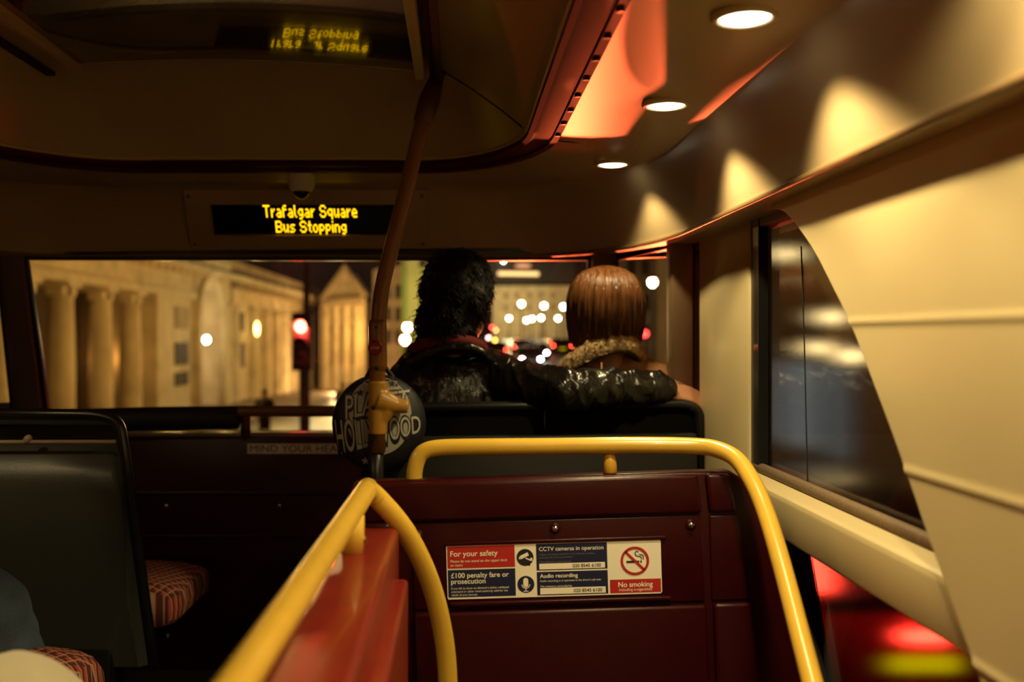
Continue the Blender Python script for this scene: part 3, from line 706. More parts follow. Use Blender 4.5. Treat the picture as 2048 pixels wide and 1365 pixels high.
# the couple's double seat at the front right
ds = empty('double_seat', R(.22, 2.6, -1.0), 'black double seat carrying the couple in front of the stair panel', 'seat')
a = MB(); a.tube(fillet([P(795, 1000, 2.41), P(800, 836, 2.41), P(822, 815, 2.41), P(1370, 808, 2.41), P(1398, 820, 2.41), P(1400, 1000, 2.41)], .03, 6), .012, 14); a.build('back_frame', M['black'], ds, smooth=True)
a = MB(); a.prism([P(800, 1290, 2.42), P(800, 812, 2.42), P(1090, 808, 2.42), P(1090, 1290, 2.42)], (0, .05, 0)); a.build('backrest', mat('black_moquette', (.003,.0027,.0027), .95, bump=.3, bscale=200, spec=.1), ds, bevel=.02)
a = MB(); a.prism([P(1091.5, 1290, 2.42), P(1091.5, 808, 2.42), P(1396, 804, 2.42), P(1396, 1290, 2.42)], (0, .05, 0)); a.build('backrest', bpy.data.materials['black_moquette'], ds, bevel=.02)
a = MB(); a.prism([P(762, 1320, 2.36), P(764, 876, 2.36), P(1000, 873, 2.36), P(1396, 868, 2.36), P(1396, 1320, 2.36)], (0, .03, 0)); a.build('rear_shell', mat('charcoal_shell', (.016,.016,.014), .5, spec=.3), ds, bevel=.008)
a = MB(); cushion(a, -.16, .56, 2.44, 2.92, -.72, -.60); a.build('seat_cushion', M['plaid'], ds, smooth=True)
a = MB(); a.box(R(-.1, 2.5, -1.0), R(.5, 2.8, -.72)); a.build('pedestal', M['black'], ds, bevel=.01)

# front-left double seat
fl = empty('passenger_seat', R(-1.1, 2.4, -1.0), 'dark grey passenger seat at the front left, its plaid cushion showing past its side', 'seat')
Yb = 2.20
a = MB(); prof = [(889, 238, .045), (905, 239, .030), (930, 241, .013), (955, 244, .003), (985, 247, .0), (1090, 258, .03), (1250, 283, .085), (1335, 298, .115)]
rows = [[P(-420+(px+420)*t, py, Yb+d) for t in (0, .25, .5, .75, .97, 1)] for py, px, d in prof]
for r in rows: r[-1] = r[-1]+Vector((0, .02, 0))
a.grid(rows); a.grid([rows[0], [p+Vector((0, .05, 0)) for p in rows[0]]]); a.build('back_shell', M['grey'], fl, smooth='auto')
a = MB(); a.tube(fillet([P(-500, 824, Yb), P(195, 830, Yb), P(238, 842, Yb), P(252, 925, Yb-.01), P(274, 1090, Yb+.02), P(309, 1340, Yb+.06)], .045, 8), .0125, 14); a.build('frame', M['black'], fl, smooth=True)
a = MB(); a.tube([P(-420, 886, Yb-.004), P(236, 884, Yb-.004)], .0045, 8); a.build('top_trim', mat('pale_trim', (.45,.33,.25), .4), fl, smooth=True)
a = MB(); a.cap(P(55, 880, Yb-.004), P(57, 878, Yb-.004), .009, .009); a.build('frame_bolt', bpy.data.materials['pale_trim'], fl, smooth=True)
a = MB(); a.prism([P(-420, 1335, Yb+.14), P(-420, 835, Yb+.06), P(222, 838, Yb+.06), P(232, 900, Yb+.06), P(280, 1335, Yb+.14)], (0, .04, 0)); a.build('backrest', M['blackmatt'], fl, bevel=.015)
a = MB(); cushion(a, -1.5, -.672, 2.38, 2.74, -.72, -.595); a.build('seat_cushion', M['plaid'], fl, smooth=True)
a = MB(); a.box(R(-1.5, 2.3, -1.0), R(-.80, 2.45, -.72)); a.build('pedestal', M['black'], fl, bevel=.01)
# nearest-left seat
nl = empty('passenger_seat', R(-1.1, 1.6, -1.0), 'red plaid passenger seat at the lower left corner with its cushion edge lit', 'seat')
a = MB(); cushion(a, -1.5, -.660, 1.42, 1.90, -.70, -.553); a.build('seat_cushion', M['plaid'], nl, smooth=True)
a = MB(); a.prism([R(-.672, 1.47, -.50), R(-.672, 1.40, -.62), R(-.69, 1.50, -.62), R(-.735, 1.42, -.12), R(-.735, 1.36, -.12)][0:0] or [R(-.668, 1.42, -.60), R(-.668, 1.49, -.60), R(-.76, 1.44, .0), R(-.76, 1.37, .0)], (-.8, 0, 0)); a.build('backrest', M['plaid'], nl, bevel=.02)
a = MB(); a.box(R(-1.5, 1.5, -1.0), R(-.80, 1.65, -.70)); a.build('pedestal', M['black'], nl, bevel=.01)

# ---------------------------------------------------------------- people
def rough(scale, amp, off=0):
    return lambda c, n: amp*noise.noise(Vector((c.x*scale+off, c.y*scale, c.z*scale)))
def hand(mb, wrist, mid, dirn, side, up, s=1.0, curl=.5):
    """palm and five bent fingers; dirn along the hand, side towards the thumb, up out of the back of the hand"""
    wrist, d, sd, up = Vector(wrist), Vector(dirn).normalized(), Vector(side).normalized(), Vector(up).normalized()
    for q in (-.026, -.009, .009, .026): mb.cap(wrist+sd*q*.6*s, wrist+d*.085*s+sd*q*s, .014*s, .0125*s, 10)
    for i, (q, l) in enumerate(((.029, .070), (.010, .080), (-.009, .074), (-.027, .058))):
        p = wrist+d*.088*s+sd*q*s; b = curl*(.8+.15*i); l *= s
        d1 = (d*math.cos(b*.6)-up*math.sin(b*.6)); d2 = (d*math.cos(b*1.5)-up*math.sin(b*1.5)); d3 = (d*math.cos(b*2.2)-up*math.sin(b*2.2))
        p1 = p+d1*l*.45; p2 = p1+d2*l*.32; p3 = p2+d3*l*.23
        mb.chain([p, p1, p2, p3], [.0095*s, .0088*s, .0082*s, .0070*s], 10)
    t0 = wrist+d*.025*s+sd*.024*s; t1 = t0+(d*.6+sd*.75-up*.15).normalized()*.042*s; t2 = t1+(d*.9+sd*.3-up*.3).normalized()*.034*s
    mb.chain([t0, t1, t2], [.0135*s, .0105*s, .0085*s], 10)
def head(mb, c, face, s=1.0, up=Vector((0,0,1))):
    c, f = Vector(c), Vector(face).normalized(); sd = up.cross(f).normalized()
    Mx = Matrix((sd, f, up)).transposed()
    mb.ell(c+up*.025*s, (.074*s, .094*s, .090*s), Mx); mb.ell(c+f*.022*s-up*.045*s, (.056*s, .070*s, .068*s), Mx)
    mb.cap(c+f*.060*s-up*.085*s, c+f*.066*s-up*.098*s, .026*s, .020*s)                    # chin
    mb.cap(c+f*.092*s+up*.012*s, c+f*.112*s-up*.026*s, .009*s, .014*s, 10)                # nose
    mb.cap(c+f*.084*s-up*.056*s+sd*.018*s, c+f*.084*s-up*.056*s-sd*.018*s, .011*s, .011*s, 8)
    for k in (-1, 1):
        mb.ell(c+sd*.076*s*k-up*.012*s-f*.004*s, (.010*s, .019*s, .032*s), Mx, 10, 8)
        mb.cap(c+f*.082*s+up*.026*s+sd*.014*s*k, c+f*.076*s+up*.026*s+sd*.048*s*k, .010*s, .009*s, 8)
    return sd
def eyes(parent, c, face, s=1.0, up=Vector((0,0,1))):
    c, f = Vector(c), Vector(face).normalized(); sd = up.cross(f).normalized()
    for k in (-1, 1):
        a = MB(); a.ell(c+f*.078*s+up*.006*s+sd*.031*s*k, (.012*s,)*3, None, 12, 8); a.build('eye', M['white'], parent, smooth=True)
def strands(mb, fn, count, segs, rad, rng):
    """thin tapering locks; fn(i) -> list of points"""
    for i in range(count):
        pts = fn(i)
        r = rad*rng.uniform(.7, 1.2); n = len(pts)
        mb.tube(pts, [r*(1-.75*(k/(n-1))**2) for k in range(n)], 4, True)

# ---- man in the black leather jacket
hc = P(915, 598, 2.58); face = Vector((.42, .9, -.05))
man = empty('person', P(905, 1130, 2.62), 'person with dark shaggy hair in a black leather jacket, arm stretched along the seat back', 'person')
b = MB(); head(b, hc, face, 1.06)
b.cap(P(905, 655, 2.57), P(898, 735, 2.57), .058, .064)
sL, sR = P(812, 752, 2.57), P(1000, 752, 2.54)
eR, wR = P(1140, 782, 2.345), P(1318, 780, 2.425)
b.ell(P(897, 825, 2.575), (.125, .085, .15)); b.ell(P(897, 950, 2.60), (.125, .085, .17)); b.ell(P(897, 1080, 2.62), (.15, .11, .12))
b.chain([P(897, 765, 2.57), sR+Vector((-.01, 0, -.02)), eR, wR], [.05, .042, .036, .030]); b.chain([P(897, 765, 2.57), sL+Vector((.02, 0, -.03)), R(-.19, 2.61, -.36), R(-.12, 2.82, -.47)], [.05, .040, .034, .028])
hand(b, wR, None, (P(1400, 797, 2.46)-P(1318, 780, 2.425)), Vector((.1, .75, .45)), Vector((.1, -.55, .75)), 1.0, .55)
hand(b, R(-.12, 2.82, -.47), None, Vector((.4, .9, -.1)), Vector((1, -.3, 0)), Vector((0, 0, 1)), 1.0, .5)
for x in (-.09, .07):
    b.chain([R(x, 2.60, -.53), R(x*1.2, 2.86, -.50), R(x*1.3, 2.84, -.93)], [.085, .060, .045]); b.cap(R(x*1.3, 2.82, -.96), R(x*1.4, 2.93, -.97), .035, .03)
link_mesh('body', remesh(b, .0065, 3), M['skin'], man, True); eyes(man, hc, face, 1.06)
j = MB()
j.ell(P(897, 812, 2.575), (.172, .118, .155)); j.ell(P(897, 940, 2.60), (.165, .118, .19)); j.ell(P(897, 1060, 2.61), (.165, .122, .10))
j.cap(P(850, 728, 2.575), P(955, 728, 2.57), .058, .058); j.cap(P(835, 745, 2.575), P(990, 750, 2.555), .062, .064)
j.chain([P(895, 735, 2.57), sR+Vector((.0, 0, -.008)), P(1070, 772, 2.44), eR, P(1230, 775, 2.385), P(1322, 777, 2.42)], [.06, .066, .056, .054, .050, .041])
j.chain([P(895, 735, 2.57), sL+Vector((.008, 0, -.014)), R(-.20, 2.60, -.36), R(-.13, 2.80, -.47)], [.058, .060, .055, .044])
ax0, ax1 = sR, wR
def folds(c, n):
    u = c.x
    e = .5*noise.noise(Vector((u*9, c.y*6, c.z*5)))
    if u > .08:
        w = math.sin((u*62+c.z*46+e*7)); w2 = math.sin(u*95-c.z*70+e*11)
        amp = min(1, (u-.08)/.08)*.0058
        return amp*(-abs(w)**.6+.45)+amp*.45*w2+.002*noise.noise(c*55)
    return .007*e*2+.0035*noise.noise(c*30)
jm = remesh(j, .0055, 5, folds); jk = link_mesh('jacket', jm, M['leather'], man, True)
col = MB(); cp = [P(838, 726, 2.50), P(868, 706, 2.485), P(908, 698, 2.48), P(950, 702, 2.485), P(978, 724, 2.51), P(985, 742, 2.56)]
col.tube(smooth_path([P(830, 738, 2.56)]+cp, 5), .020, 12, True, .75); link_mesh('collar', remesh(col, .005, 3, rough(30, .003)), M['leather'], jk, True)
cuff = MB(); cuff.tube([P(1290, 777, 2.408), P(1294, 777, 2.408), P(1318, 777, 2.42), P(1327, 777, 2.423)], [.036, .0445, .0425, .036], 22); cuff.build('cuff', M['leather'], jk, smooth=True)
se = MB(); se.tube([P(1022, 712, 2.475)+Vector((0, .0, .0)), P(1012, 735, 2.462), P(1004, 765, 2.46), P(1000, 800, 2.462)], .003, 6); se.build('shoulder_seam', M['leather'], jk, smooth=True)
sc = MB(); sc.tube(smooth_path([P(826, 700, 2.56), P(850, 690, 2.515), P(900, 682, 2.50), P(948, 688, 2.515), P(968, 704, 2.57)], 5), .018, 10); sc.build('scarf', mat('dark_red_scarf', (.16,.008,.010), .8, bump=.4, bscale=150), man, smooth=True)
tb = MB()
for x in (-.09, .07): tb.chain([R(x, 2.60, -.53), R(x*1.2, 2.86, -.50), R(x*1.3, 2.84, -.88)], [.100, .074, .058])
tb.ell(R(-.01, 2.60, -.53), (.175, .125, .10)); link_mesh('trousers', remesh(tb, .01, 3), M['blackmatt'], man, True)
hr = MB(); HX = Matrix.Rotation(-.3, 3, 'Z')
hr.ell(hc+Vector((-.002, -.004, .030)), (.093, .116, .102)); hr.ell(hc+Vector((-.026, -.022, -.035)), (.074, .090, .095)); hr.ell(hc+Vector((-.052, -.012, -.085)), (.048, .070, .055)); hr.ell(hc+Vector((.042, -.03, .0)), (.046, .070, .062)); hr.ell(hc+Vector((.0, -.03, -.08)), (.05, .060, .05))
hm_ = remesh(hr, .006, 3, lambda c, n: .006*noise.noise(c*38)+.006*noise.noise(c*16))
hair = link_mesh('hair', hm_, M['hairb'], man, True)
rng = random.Random(3); sm_ = MB()
HV = [(v.co+wloc(hair), v.normal.copy()) for v in hm_.vertices if v.normal.y < .75]
def curl(i):
    p, n = rng.choice(HV); up = p.z-hc.z; L = rng.uniform(.024, .050)*(1.25 if up < 0 and p.x < hc.x else .75)
    t = Vector((n.x*.4+rng.uniform(-.5, .5), n.y*.4+rng.uniform(-.4, .3), -1.0 if up < .06 else -.3)); t = (t-n*t.dot(n)*.8).normalized()
    b2 = t.cross(n); amp = rng.uniform(.003, .009) if (up < .03 and p.x < hc.x) else rng.uniform(.001, .004); ph = rng.uniform(0, 6); out = rng.uniform(.1, .5)*(1.3 if p.x < hc.x else .7)
    pts = []
    for k in range(8):
        q = k/7; pts.append(p-n*.004+t*L*q+n*(L*out*q*.55+amp*math.sin(ph+q*7))+b2*amp*math.cos(ph+q*7))
    return pts
strands(sm_, curl, 1900, 8, .0019, rng); sm_.build('hair_locks', M['hairb'], hair, smooth=True)

# ---- woman with the auburn bob
wc = P(1211, 624, 2.62); wface = Vector((.10, 1, -.05))
wom = empty('person', P(1215, 1130, 2.64), 'person with a straight auburn bob in a tan coat with fleece collar', 'person')
b = MB(); head(b, wc, wface, .92)
b.cap(P(1211, 655, 2.61), P(1215, 745, 2.61), .048, .054)
wl, wr_ = P(1128, 772, 2.62), P(1322, 770, 2.62)
b.ell(P(1218, 830, 2.62), (.12, .085, .15)); b.ell(P(1218, 950, 2.63), (.12, .09, .16)); b.ell(P(1218, 1080, 2.64), (.15, .11, .11))
b.chain([P(1218, 765, 2.62), wl, R(.24, 2.66, -.37), R(.30, 2.86, -.45)], [.05, .045, .036, .026]); b.chain([P(1218, 765, 2.62), wr_, R(.56, 2.66, -.37), R(.47, 2.86, -.45)], [.05, .045, .036, .026])
hand(b, R(.30, 2.86, -.45), None, Vector((.6, .7, -.1)), Vector((.8, -.5, 0)), Vector((0, 0, 1)), .9, .5); hand(b, R(.47, 2.86, -.45), None, Vector((-.6, .7, -.1)), Vector((-.8, -.5, 0)), Vector((0, 0, 1)), .9, .5)
for x in (.31, .45): b.chain([R(x, 2.64, -.53), R(x, 2.87, -.50), R(x, 2.84, -.93)], [.085, .060, .042]); b.cap(R(x, 2.82, -.96), R(x, 2.92, -.97), .034, .028)
link_mesh('body', remesh(b, .008, 3), M['skin'], wom, True); eyes(wom, wc, wface, .92)
c_ = MB(); c_.ell(P(1218, 828, 2.62), (.155, .115, .150)); c_.ell(P(1218, 950, 2.63), (.150, .118, .20)); c_.cap(P(1180, 738, 2.62), P(1258, 738, 2.62), .058, .058)
c_.cap(P(1165, 762, 2.62), P(1282, 760, 2.62), .062, .062)
c_.chain([P(1218, 752, 2.62), wl+Vector((.012, 0, -.004)), R(.24, 2.66, -.37), R(.30, 2.84, -.45)], [.06, .062, .056, .045]); c_.chain([P(1218, 752, 2.62), wr_+Vector((-.004, 0, -.004)), R(.57, 2.66, -.37), R(.48, 2.84, -.45)], [.06, .062, .056, .045])
cm = remesh(c_, .008, 5, lambda c, n: .004*noise.noise(c*18)+.002*noise.noise(c*40)); coat = link_mesh('coat', cm, M['tan'], wom, True)
fc = MB()
cp = smooth_path([P(1118, 762, 2.67), P(1121, 744, 2.585), P(1150, 720, 2.54), P(1190, 698, 2.525), P(1232, 685, 2.525), P(1262, 688, 2.54), P(1280, 708, 2.59), P(1288, 728, 2.67)], 6)
rows = []
for i, p in enumerate(cp):
    t = (cp[min(i+1, len(cp)-1)]-cp[max(0, i-1)]).normalized(); out = Vector((p.x-wc.x, p.y-2.62, 0)).normalized(); u = (Vector((0,0,1))*.95-out*.35); u = (u-t*u.dot(t)).normalized(); w = t.cross(u)
    rows.append([p+u*math.cos(2*math.pi*k/14)*.024+w*math.sin(2*math.pi*k/14)*.012 for k in range(14)])
fc.grid(rows, True); fc.f += [tuple(range(13, -1, -1)), tuple((len(rows)-1)*14+k for k in range(14))]
fur = link_mesh('fleece_collar', remesh(fc, .004, 2, lambda c, n: .002*noise.noise(c*90)+.002*noise.noise(c*45)), M['fleece'], coat, True)
rng = random.Random(8); fm = MB(); FV = [(v.co+wloc(fur), v.normal.copy()) for v in fur.data.vertices]
def tuft(i):
    p, n = rng.choice(FV); d = (n+Vector((rng.uniform(-.8,.8), rng.uniform(-.5,.5), rng.uniform(-.8,.6)))).normalized(); L = rng.uniform(.003, .006)
    return [p, p+n*L*.5, p+n*L*.5+d*L*.6]
strands(fm, tuft, 2600, 3, .0011, rng); fm.build('fleece_tufts', M['fleece'], fur)
ed = MB(); ed.tube([p+Vector((0, -.004, -.024)) for p in cp[6:-4]], .006, 8); ed.build('collar_edge', M['leather'], coat, smooth=True)
sm2 = MB(); sm2.tube([P(1203, 725, 2.500), P(1204, 790, 2.492), P(1206, 850, 2.500)], .0022, 6); sm2.build('back_seam', M['tan'], coat, smooth=True)
tb = MB()
for x in (.31, .45): tb.chain([R(x, 2.64, -.53), R(x, 2.87, -.50), R(x, 2.84, -.88)], [.098, .072, .055])
tb.ell(R(.38, 2.64, -.53), (.17, .12, .10)); link_mesh('trousers', remesh(tb, .01, 3), M['blackmatt'], wom, True)
# bob: crown cap that falls straight to a cut edge
HP = [(532, 2, 2), (536, 22, 30), (543, 40, 48), (555, 55, 64), (575, 67, 76), (600, 74, 82), (625, 75, 82), (648, 73, 78), (668, 71, 72), (682, 69, 66)]
rows = []; nseg = 60; wk = 2.62/F
def bob(th, q, lift=0.0):
    q = max(0, min(len(HP)-1.001, q)); i = int(q); t = q-i
    y, rx, ry = [HP[i][m]*(1-t)+HP[i+1][m]*t for m in range(3)]
    tw = 1+.016*math.sin(th*23)+.012*math.sin(th*41+1)
    lowr = max(0, q-6)/3; y += lowr*(6*math.sin(th*7+1)+4*math.cos(th)*-1.5+3*math.sin(th*19))
    c = P(1211, y, 2.62)
    return c+Vector((math.cos(th)*(rx*wk+lift)*tw, -math.sin(th)*(ry*wk*1.12+lift)*tw, 0))
for i in range(37):
    rows.append([bob(2*math.pi*k/nseg, i/36*9) for k in range(nseg)])
for sc_ in (.9, .7): rows.append([P(1211, 668, 2.62).lerp(p, sc_) for p in rows[36]])
bm_ = MB(); bm_.grid(rows, True)
keep = []
for f in bm_.f:   # open over the face
    c = sum((Vector(bm_.v[i]) for i in f), Vector())/4
    if not (c.y > 2.62+.055 and c.z < wc.z+.05): keep.append(f)
bm_.f = keep
hair2 = bm_.build('hair', M['hairr'], wom, smooth=True)
rng = random.Random(5); sm_ = MB()
def lock(i):
    th = rng.uniform(-.45, math.pi+.45); q0 = rng.uniform(.2, 4); q1 = rng.uniform(7.6, 9.1); d = rng.uniform(-.06, .06); l0 = rng.uniform(-.001, .004); wv = rng.uniform(0, 6)
    return [bob(th+d*(k/9)**2+.012*math.sin(wv+k*.7), q0+(q1-q0)*k/9, l0*(1-.3*k/9)+.0008*math.sin(k+wv)) for k in range(10)]
strands(sm_, lock, 1500, 10, .0017, rng); sm_.build('hair_locks', M['hairr'], hair2, smooth=True)

# ---- passenger in jeans by the left windows
jn = empty('person', R(-1.0, 1.6, -1.0), 'person in blue jeans on the left seat, one knee showing by the frame edge', 'person')
b = MB(); th_ = R(-1.12, 1.55, .18); head(b, th_, Vector((0, 1, 0))); b.cap(th_-Vector((0, .02, .08)), R(-1.12, 1.52, -.02), .055, .06)
b.ell(R(-1.12, 1.54, -.15), (.15, .10, .17)); b.ell(R(-1.12, 1.55, -.40), (.15, .11, .18))
for x in (-1.24, -1.0): b.chain([R(x, 1.56, -.47), R(x*.86+.012, 1.79, -.50), R(x*.86+.03, 1.83, -.90)], [.085, .06, .045]); b.cap(R(x*.86+.03, 1.83, -.955), R(x*.86+.04, 1.97, -.96), .038, .03)
for k in (-1, 1):
    b.chain([R(-1.12, 1.53, -.06), R(-1.12+.17*k, 1.53, -.07), R(-1.12+.20*k, 1.56, -.32), R(-1.12+.07*k, 1.76, -.40)], [.06, .052, .042, .03]); hand(b, R(-1.12+.07*k, 1.76, -.40), None, Vector((-.3*k, .9, -.2)), Vector((-k, 0, 0)), Vector((0, 0, 1)))
link_mesh('body', remesh(b, .009, 3), M['skin'], jn, True); eyes(jn, th_, Vector((0, 1, 0)))
t_ = MB()
t_.ell(R(-1.12, 1.55, -.46), (.19, .13, .10))
t_.chain([R(-1.0, 1.56, -.47), R(-.845, 1.765, -.492), R(-.825, 1.80, -.60), R(-.81, 1.82, -.90)], [.100, .083, .078, .062]); t_.chain([R(-1.24, 1.56, -.47), R(-1.055, 1.80, -.50), R(-1.03, 1.83, -.90)], [.10, .08, .062])
link_mesh('jeans', remesh(t_, .008, 4, lambda c, n: .005*noise.noise(c*22)+.003*noise.noise(Vector((c.x*18, c.y*18, c.z*40)))), M['denim'], jn, True)
t_ = MB(); t_.ell(R(-1.12, 1.54, -.15), (.18, .13, .19)); t_.ell(R(-1.12, 1.55, -.36), (.175, .135, .13))
for k in (-1, 1): t_.chain([R(-1.12, 1.53, -.06), R(-1.12+.17*k, 1.53, -.07), R(-1.12+.20*k, 1.56, -.32), R(-1.12+.09*k, 1.73, -.39)], [.07, .065, .055, .042])
link_mesh('jumper', remesh(t_, .009, 4), M['blackmatt'], jn, True)
a = MB(); a.ell(th_+Vector((0, -.015, .035)), (.086, .105, .085)); link_mesh('hair', remesh(a, .008, 2, rough(40, .006)), M['hairb'], jn, True)
# ---- passenger in cream trousers, only a knee in the frame
cr_ = empty('person', R(-.85, .8, -1.0), 'person in cream trousers, only a knee showing in the lower left corner', 'person')
b = MB(); b.chain([R(-.78, .78, -.46), R(-.50, 1.12, -.45), R(-.50, 1.16, -.92)], [.085, .06, .042]); b.cap(R(-.50, 1.16, -.958), R(-.48, 1.29, -.962), .036, .03)
b.chain([R(-1.0, .78, -.46), R(-.88, 1.16, -.46), R(-.88, 1.20, -.92)], [.085, .06, .042]); b.cap(R(-.88, 1.20, -.958), R(-.88, 1.33, -.962), .036, .03)
b.ell(R(-.9, .74, -.32), (.15, .11, .20)); b.ell(R(-.9, .73, -.08), (.15, .10, .18)); ch = R(-.9, .76, .26); head(b, ch, Vector((0, 1, 0))); b.cap(ch-Vector((0, .02, .08)), R(-.9, .73, .06), .055, .06)
for k in (-1, 1): b.chain([R(-.9, .73, .02), R(-.9+.17*k, .73, .0), R(-.9+.20*k, .78, -.26), R(-.9+.1*k, 1.0, -.34)], [.06, .052, .042, .03]); hand(b, R(-.9+.1*k, 1.0, -.34), None, Vector((0, .9, -.2)), Vector((-k, 0, 0)), Vector((0, 0, 1)))
link_mesh('body', remesh(b, .009, 3), M['skin'], cr_, True); eyes(cr_, ch, Vector((0, 1, 0)))
t_ = MB(); t_.chain([R(-.78, .78, -.46), R(-.495, 1.09, -.442), R(-.485, 1.15, -.48), R(-.50, 1.17, -.92)], [.105, .094, .086, .066]); t_.chain([R(-1.0, .78, -.46), R(-.88, 1.15, -.463), R(-.88, 1.20, -.92)], [.10, .085, .064]); t_.ell(R(-.9, .75, -.44), (.19, .13, .10))
tro = link_mesh('trousers', remesh(t_, .008, 4, rough(20, .003)), M['chino'], cr_, True)
t_ = MB(); t_.ell(R(-.9, .74, -.30), (.175, .135, .20)); t_.ell(R(-.9, .73, -.08), (.18, .13, .18))
for k in (-1, 1): t_.chain([R(-.9, .73, .02), R(-.9+.17*k, .73, .0), R(-.9+.20*k, .78, -.26), R(-.9+.12*k, .96, -.33)], [.07, .064, .055, .042])
link_mesh('coat', remesh(t_, .009, 4), M['blackmatt'], cr_, True)
a = MB(); a.ell(ch+Vector((0, -.015, .035)), (.086, .105, .085)); link_mesh('hair', remesh(a, .008, 2, rough(40, .006)), M['hairb'], cr_, True)

# ---------------------------------------------------------------- round printed bag hanging at the seat corner
by = 2.30; bc = P(758, 846, by); kb = by/F
bag = empty('bag', P(758, 940, by), 'round black bag with a grey printed disc and lettering hung on the pole', 'bag')
a = MB(); rows = []
for r, d in ((.3, -.052), (20, -.0515), (45, -.049), (70, -.043), (85, -.033), (93, -.018), (95, 0), (92, .02), (84, .034), (40, .04), (.3, .04)):
    rows.append([bc+Vector((r*kb*math.cos(2*math.pi*i/48)*.99, d, r*kb*1.02*math.sin(2*math.pi*i/48))) for i in range(48)])
a.grid(rows, True); bb = a.build('shell', mat('black_nylon', (.008,.008,.009), .55, bump=.3, bscale=300), bag, smooth=True)
def bz(x, y):
    r = math.hypot(x, y/1.02); prof = [(0, .052), (20, .0515), (45, .049), (70, .043), (85, .033), (93, .018), (96, 0)]
    for (r0, d0), (r1, d1) in zip(prof, prof[1:]):
        if r0 <= r <= r1: return d0+(d1-d0)*(r-r0)/(r1-r0)
    return 0
def wrap(me, lift):
    for v in me.vertices:
        x, y = v.co.x, v.co.y; v.co = bc+Vector((x*kb, -bz(x, y)-lift, y*kb))
    return me
def disc_mesh(cx, cy, rx, ry, rings=8, n=48):
    q = MB(); rows = [[Vector((cx+rx*k/rings*math.cos(2*math.pi*i/n), cy+ry*k/rings*math.sin(2*math.pi*i/n), 0)) for i in range(n)] for k in range(1, rings+1)]
    q.grid(rows, True); q.f.append(tuple(range(n-1, -1, -1))); return q.mesh()
gp = mat('grey_print', (.42,.40,.33), .6); wp = mat('white_print', (.50,.47,.40), .6)
link_mesh('printed_disc', wrap(disc_mesh(3, 16, 64, 76), .0008), gp, bag)
def bagtext(s, width, height, x, y, ang, shear, m, lift, bold=0, taper=0):
    me = text_mesh(s, width=width, height=height, align='C', shear=shear, bold=bold)
    bm = bmesh.new(); bm.from_mesh(me); bmesh.ops.triangulate(bm, faces=bm.faces); bmesh.ops.subdivide_edges(bm, edges=[e for e in bm.edges if e.calc_length() > 8], cuts=2); bm.to_mesh(me); bm.free()
    for v in me.vertices: v.co.y = (v.co.y-height*.5)*(1-taper*v.co.x/width)+height*.5
    me.transform(Matrix.Translation((x, y, 0))@Matrix.Rotation(math.radians(ang), 4, 'Z')); return link_mesh('lettering', wrap(me, lift), m, bag)
bagtext('PLANET', 138, 44, 2, 22, 9, .25, M['ink'], .0013, .08, .5); bagtext('PLANET', 132, 37, 2, 25, 9, .25, wp, .0018, .005, .5)
bagtext('HOLLYWOOD', 176, 60, 4, -42, 9, .2, M['ink'], .0014, .08, .75); bagtext('HOLLYWOOD', 170, 50, 4, -37, 9, .2, wp, .0019, .005, .75)
def star(cx, cy, r, m, lift):
    q = MB(); q.add([(cx+(r if i % 2 == 0 else r*.42)*math.cos(math.pi/2+math.pi*i/5), cy+(r if i % 2 == 0 else r*.42)*math.sin(math.pi/2+math.pi*i/5), 0) for i in range(10)], [tuple(range(10))]); link_mesh('star', wrap(q.mesh(), lift), m, bag)
star(-34, 62, 9, M['ink'], .0013); star(28, 80, 12, wp, .0012); star(28, 80, 9, M['ink'], .0018); star(-24, -72, 9, wp, .0013)
a = MB(); a.tube(smooth_path([bc+Vector((-.04, .01, .085)), P(748, 728, by), P(757, 716, by), P(766, 730, by), bc+Vector((.05, .01, .08))], 5), .006, 8); a.build('strap', bpy.data.materials['black_nylon'], bag, smooth=True)
# ---------------------------------------------------------------- the street outside
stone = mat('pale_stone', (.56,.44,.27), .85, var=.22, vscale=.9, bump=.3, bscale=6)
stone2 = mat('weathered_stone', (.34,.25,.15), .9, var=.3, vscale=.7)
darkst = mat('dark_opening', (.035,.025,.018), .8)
asph = mat('asphalt', (.05,.043,.038), .38, var=.3, vscale=2)
pave = mat('paving', (.13,.085,.05), .6, var=.2, vscale=3)
GZ = -3.6
def gz(Y): return GZ+.045*max(0, min(Y, 112)-45)
def gl(Y): return GZ-.026*max(0, min(Y, 112)-32)
a = MB(); ys = [1.5, 20, 45, 60, 80, 112, 260]
a.grid([[R(x, y, gz(y)) for x in (0, 12, 40)] for y in ys]); a.grid([[R(-6.0, y, gl(y)), R(-3.0, y, gl(y)*.6+gz(y)*.4), R(0, y, gz(y))] for y in ys]); a.grid([[R(x, y, gl(y)) for x in (-30, -6)] for y in ys]); tag(a.build('ground_road', asph), kind='structure')
a = MB(); a.grid([[R(x, y, gl(y)+.13) for x in (-40, -9.2)] for y in (10, 45, 60, 80, 112)]); a.grid([[R(-9.2, y, gl(y)+d) for d in (.13, 0)] for y in (10, 45, 60, 80, 112)]); tag(a.build('ground_pavement', pave), kind='structure')

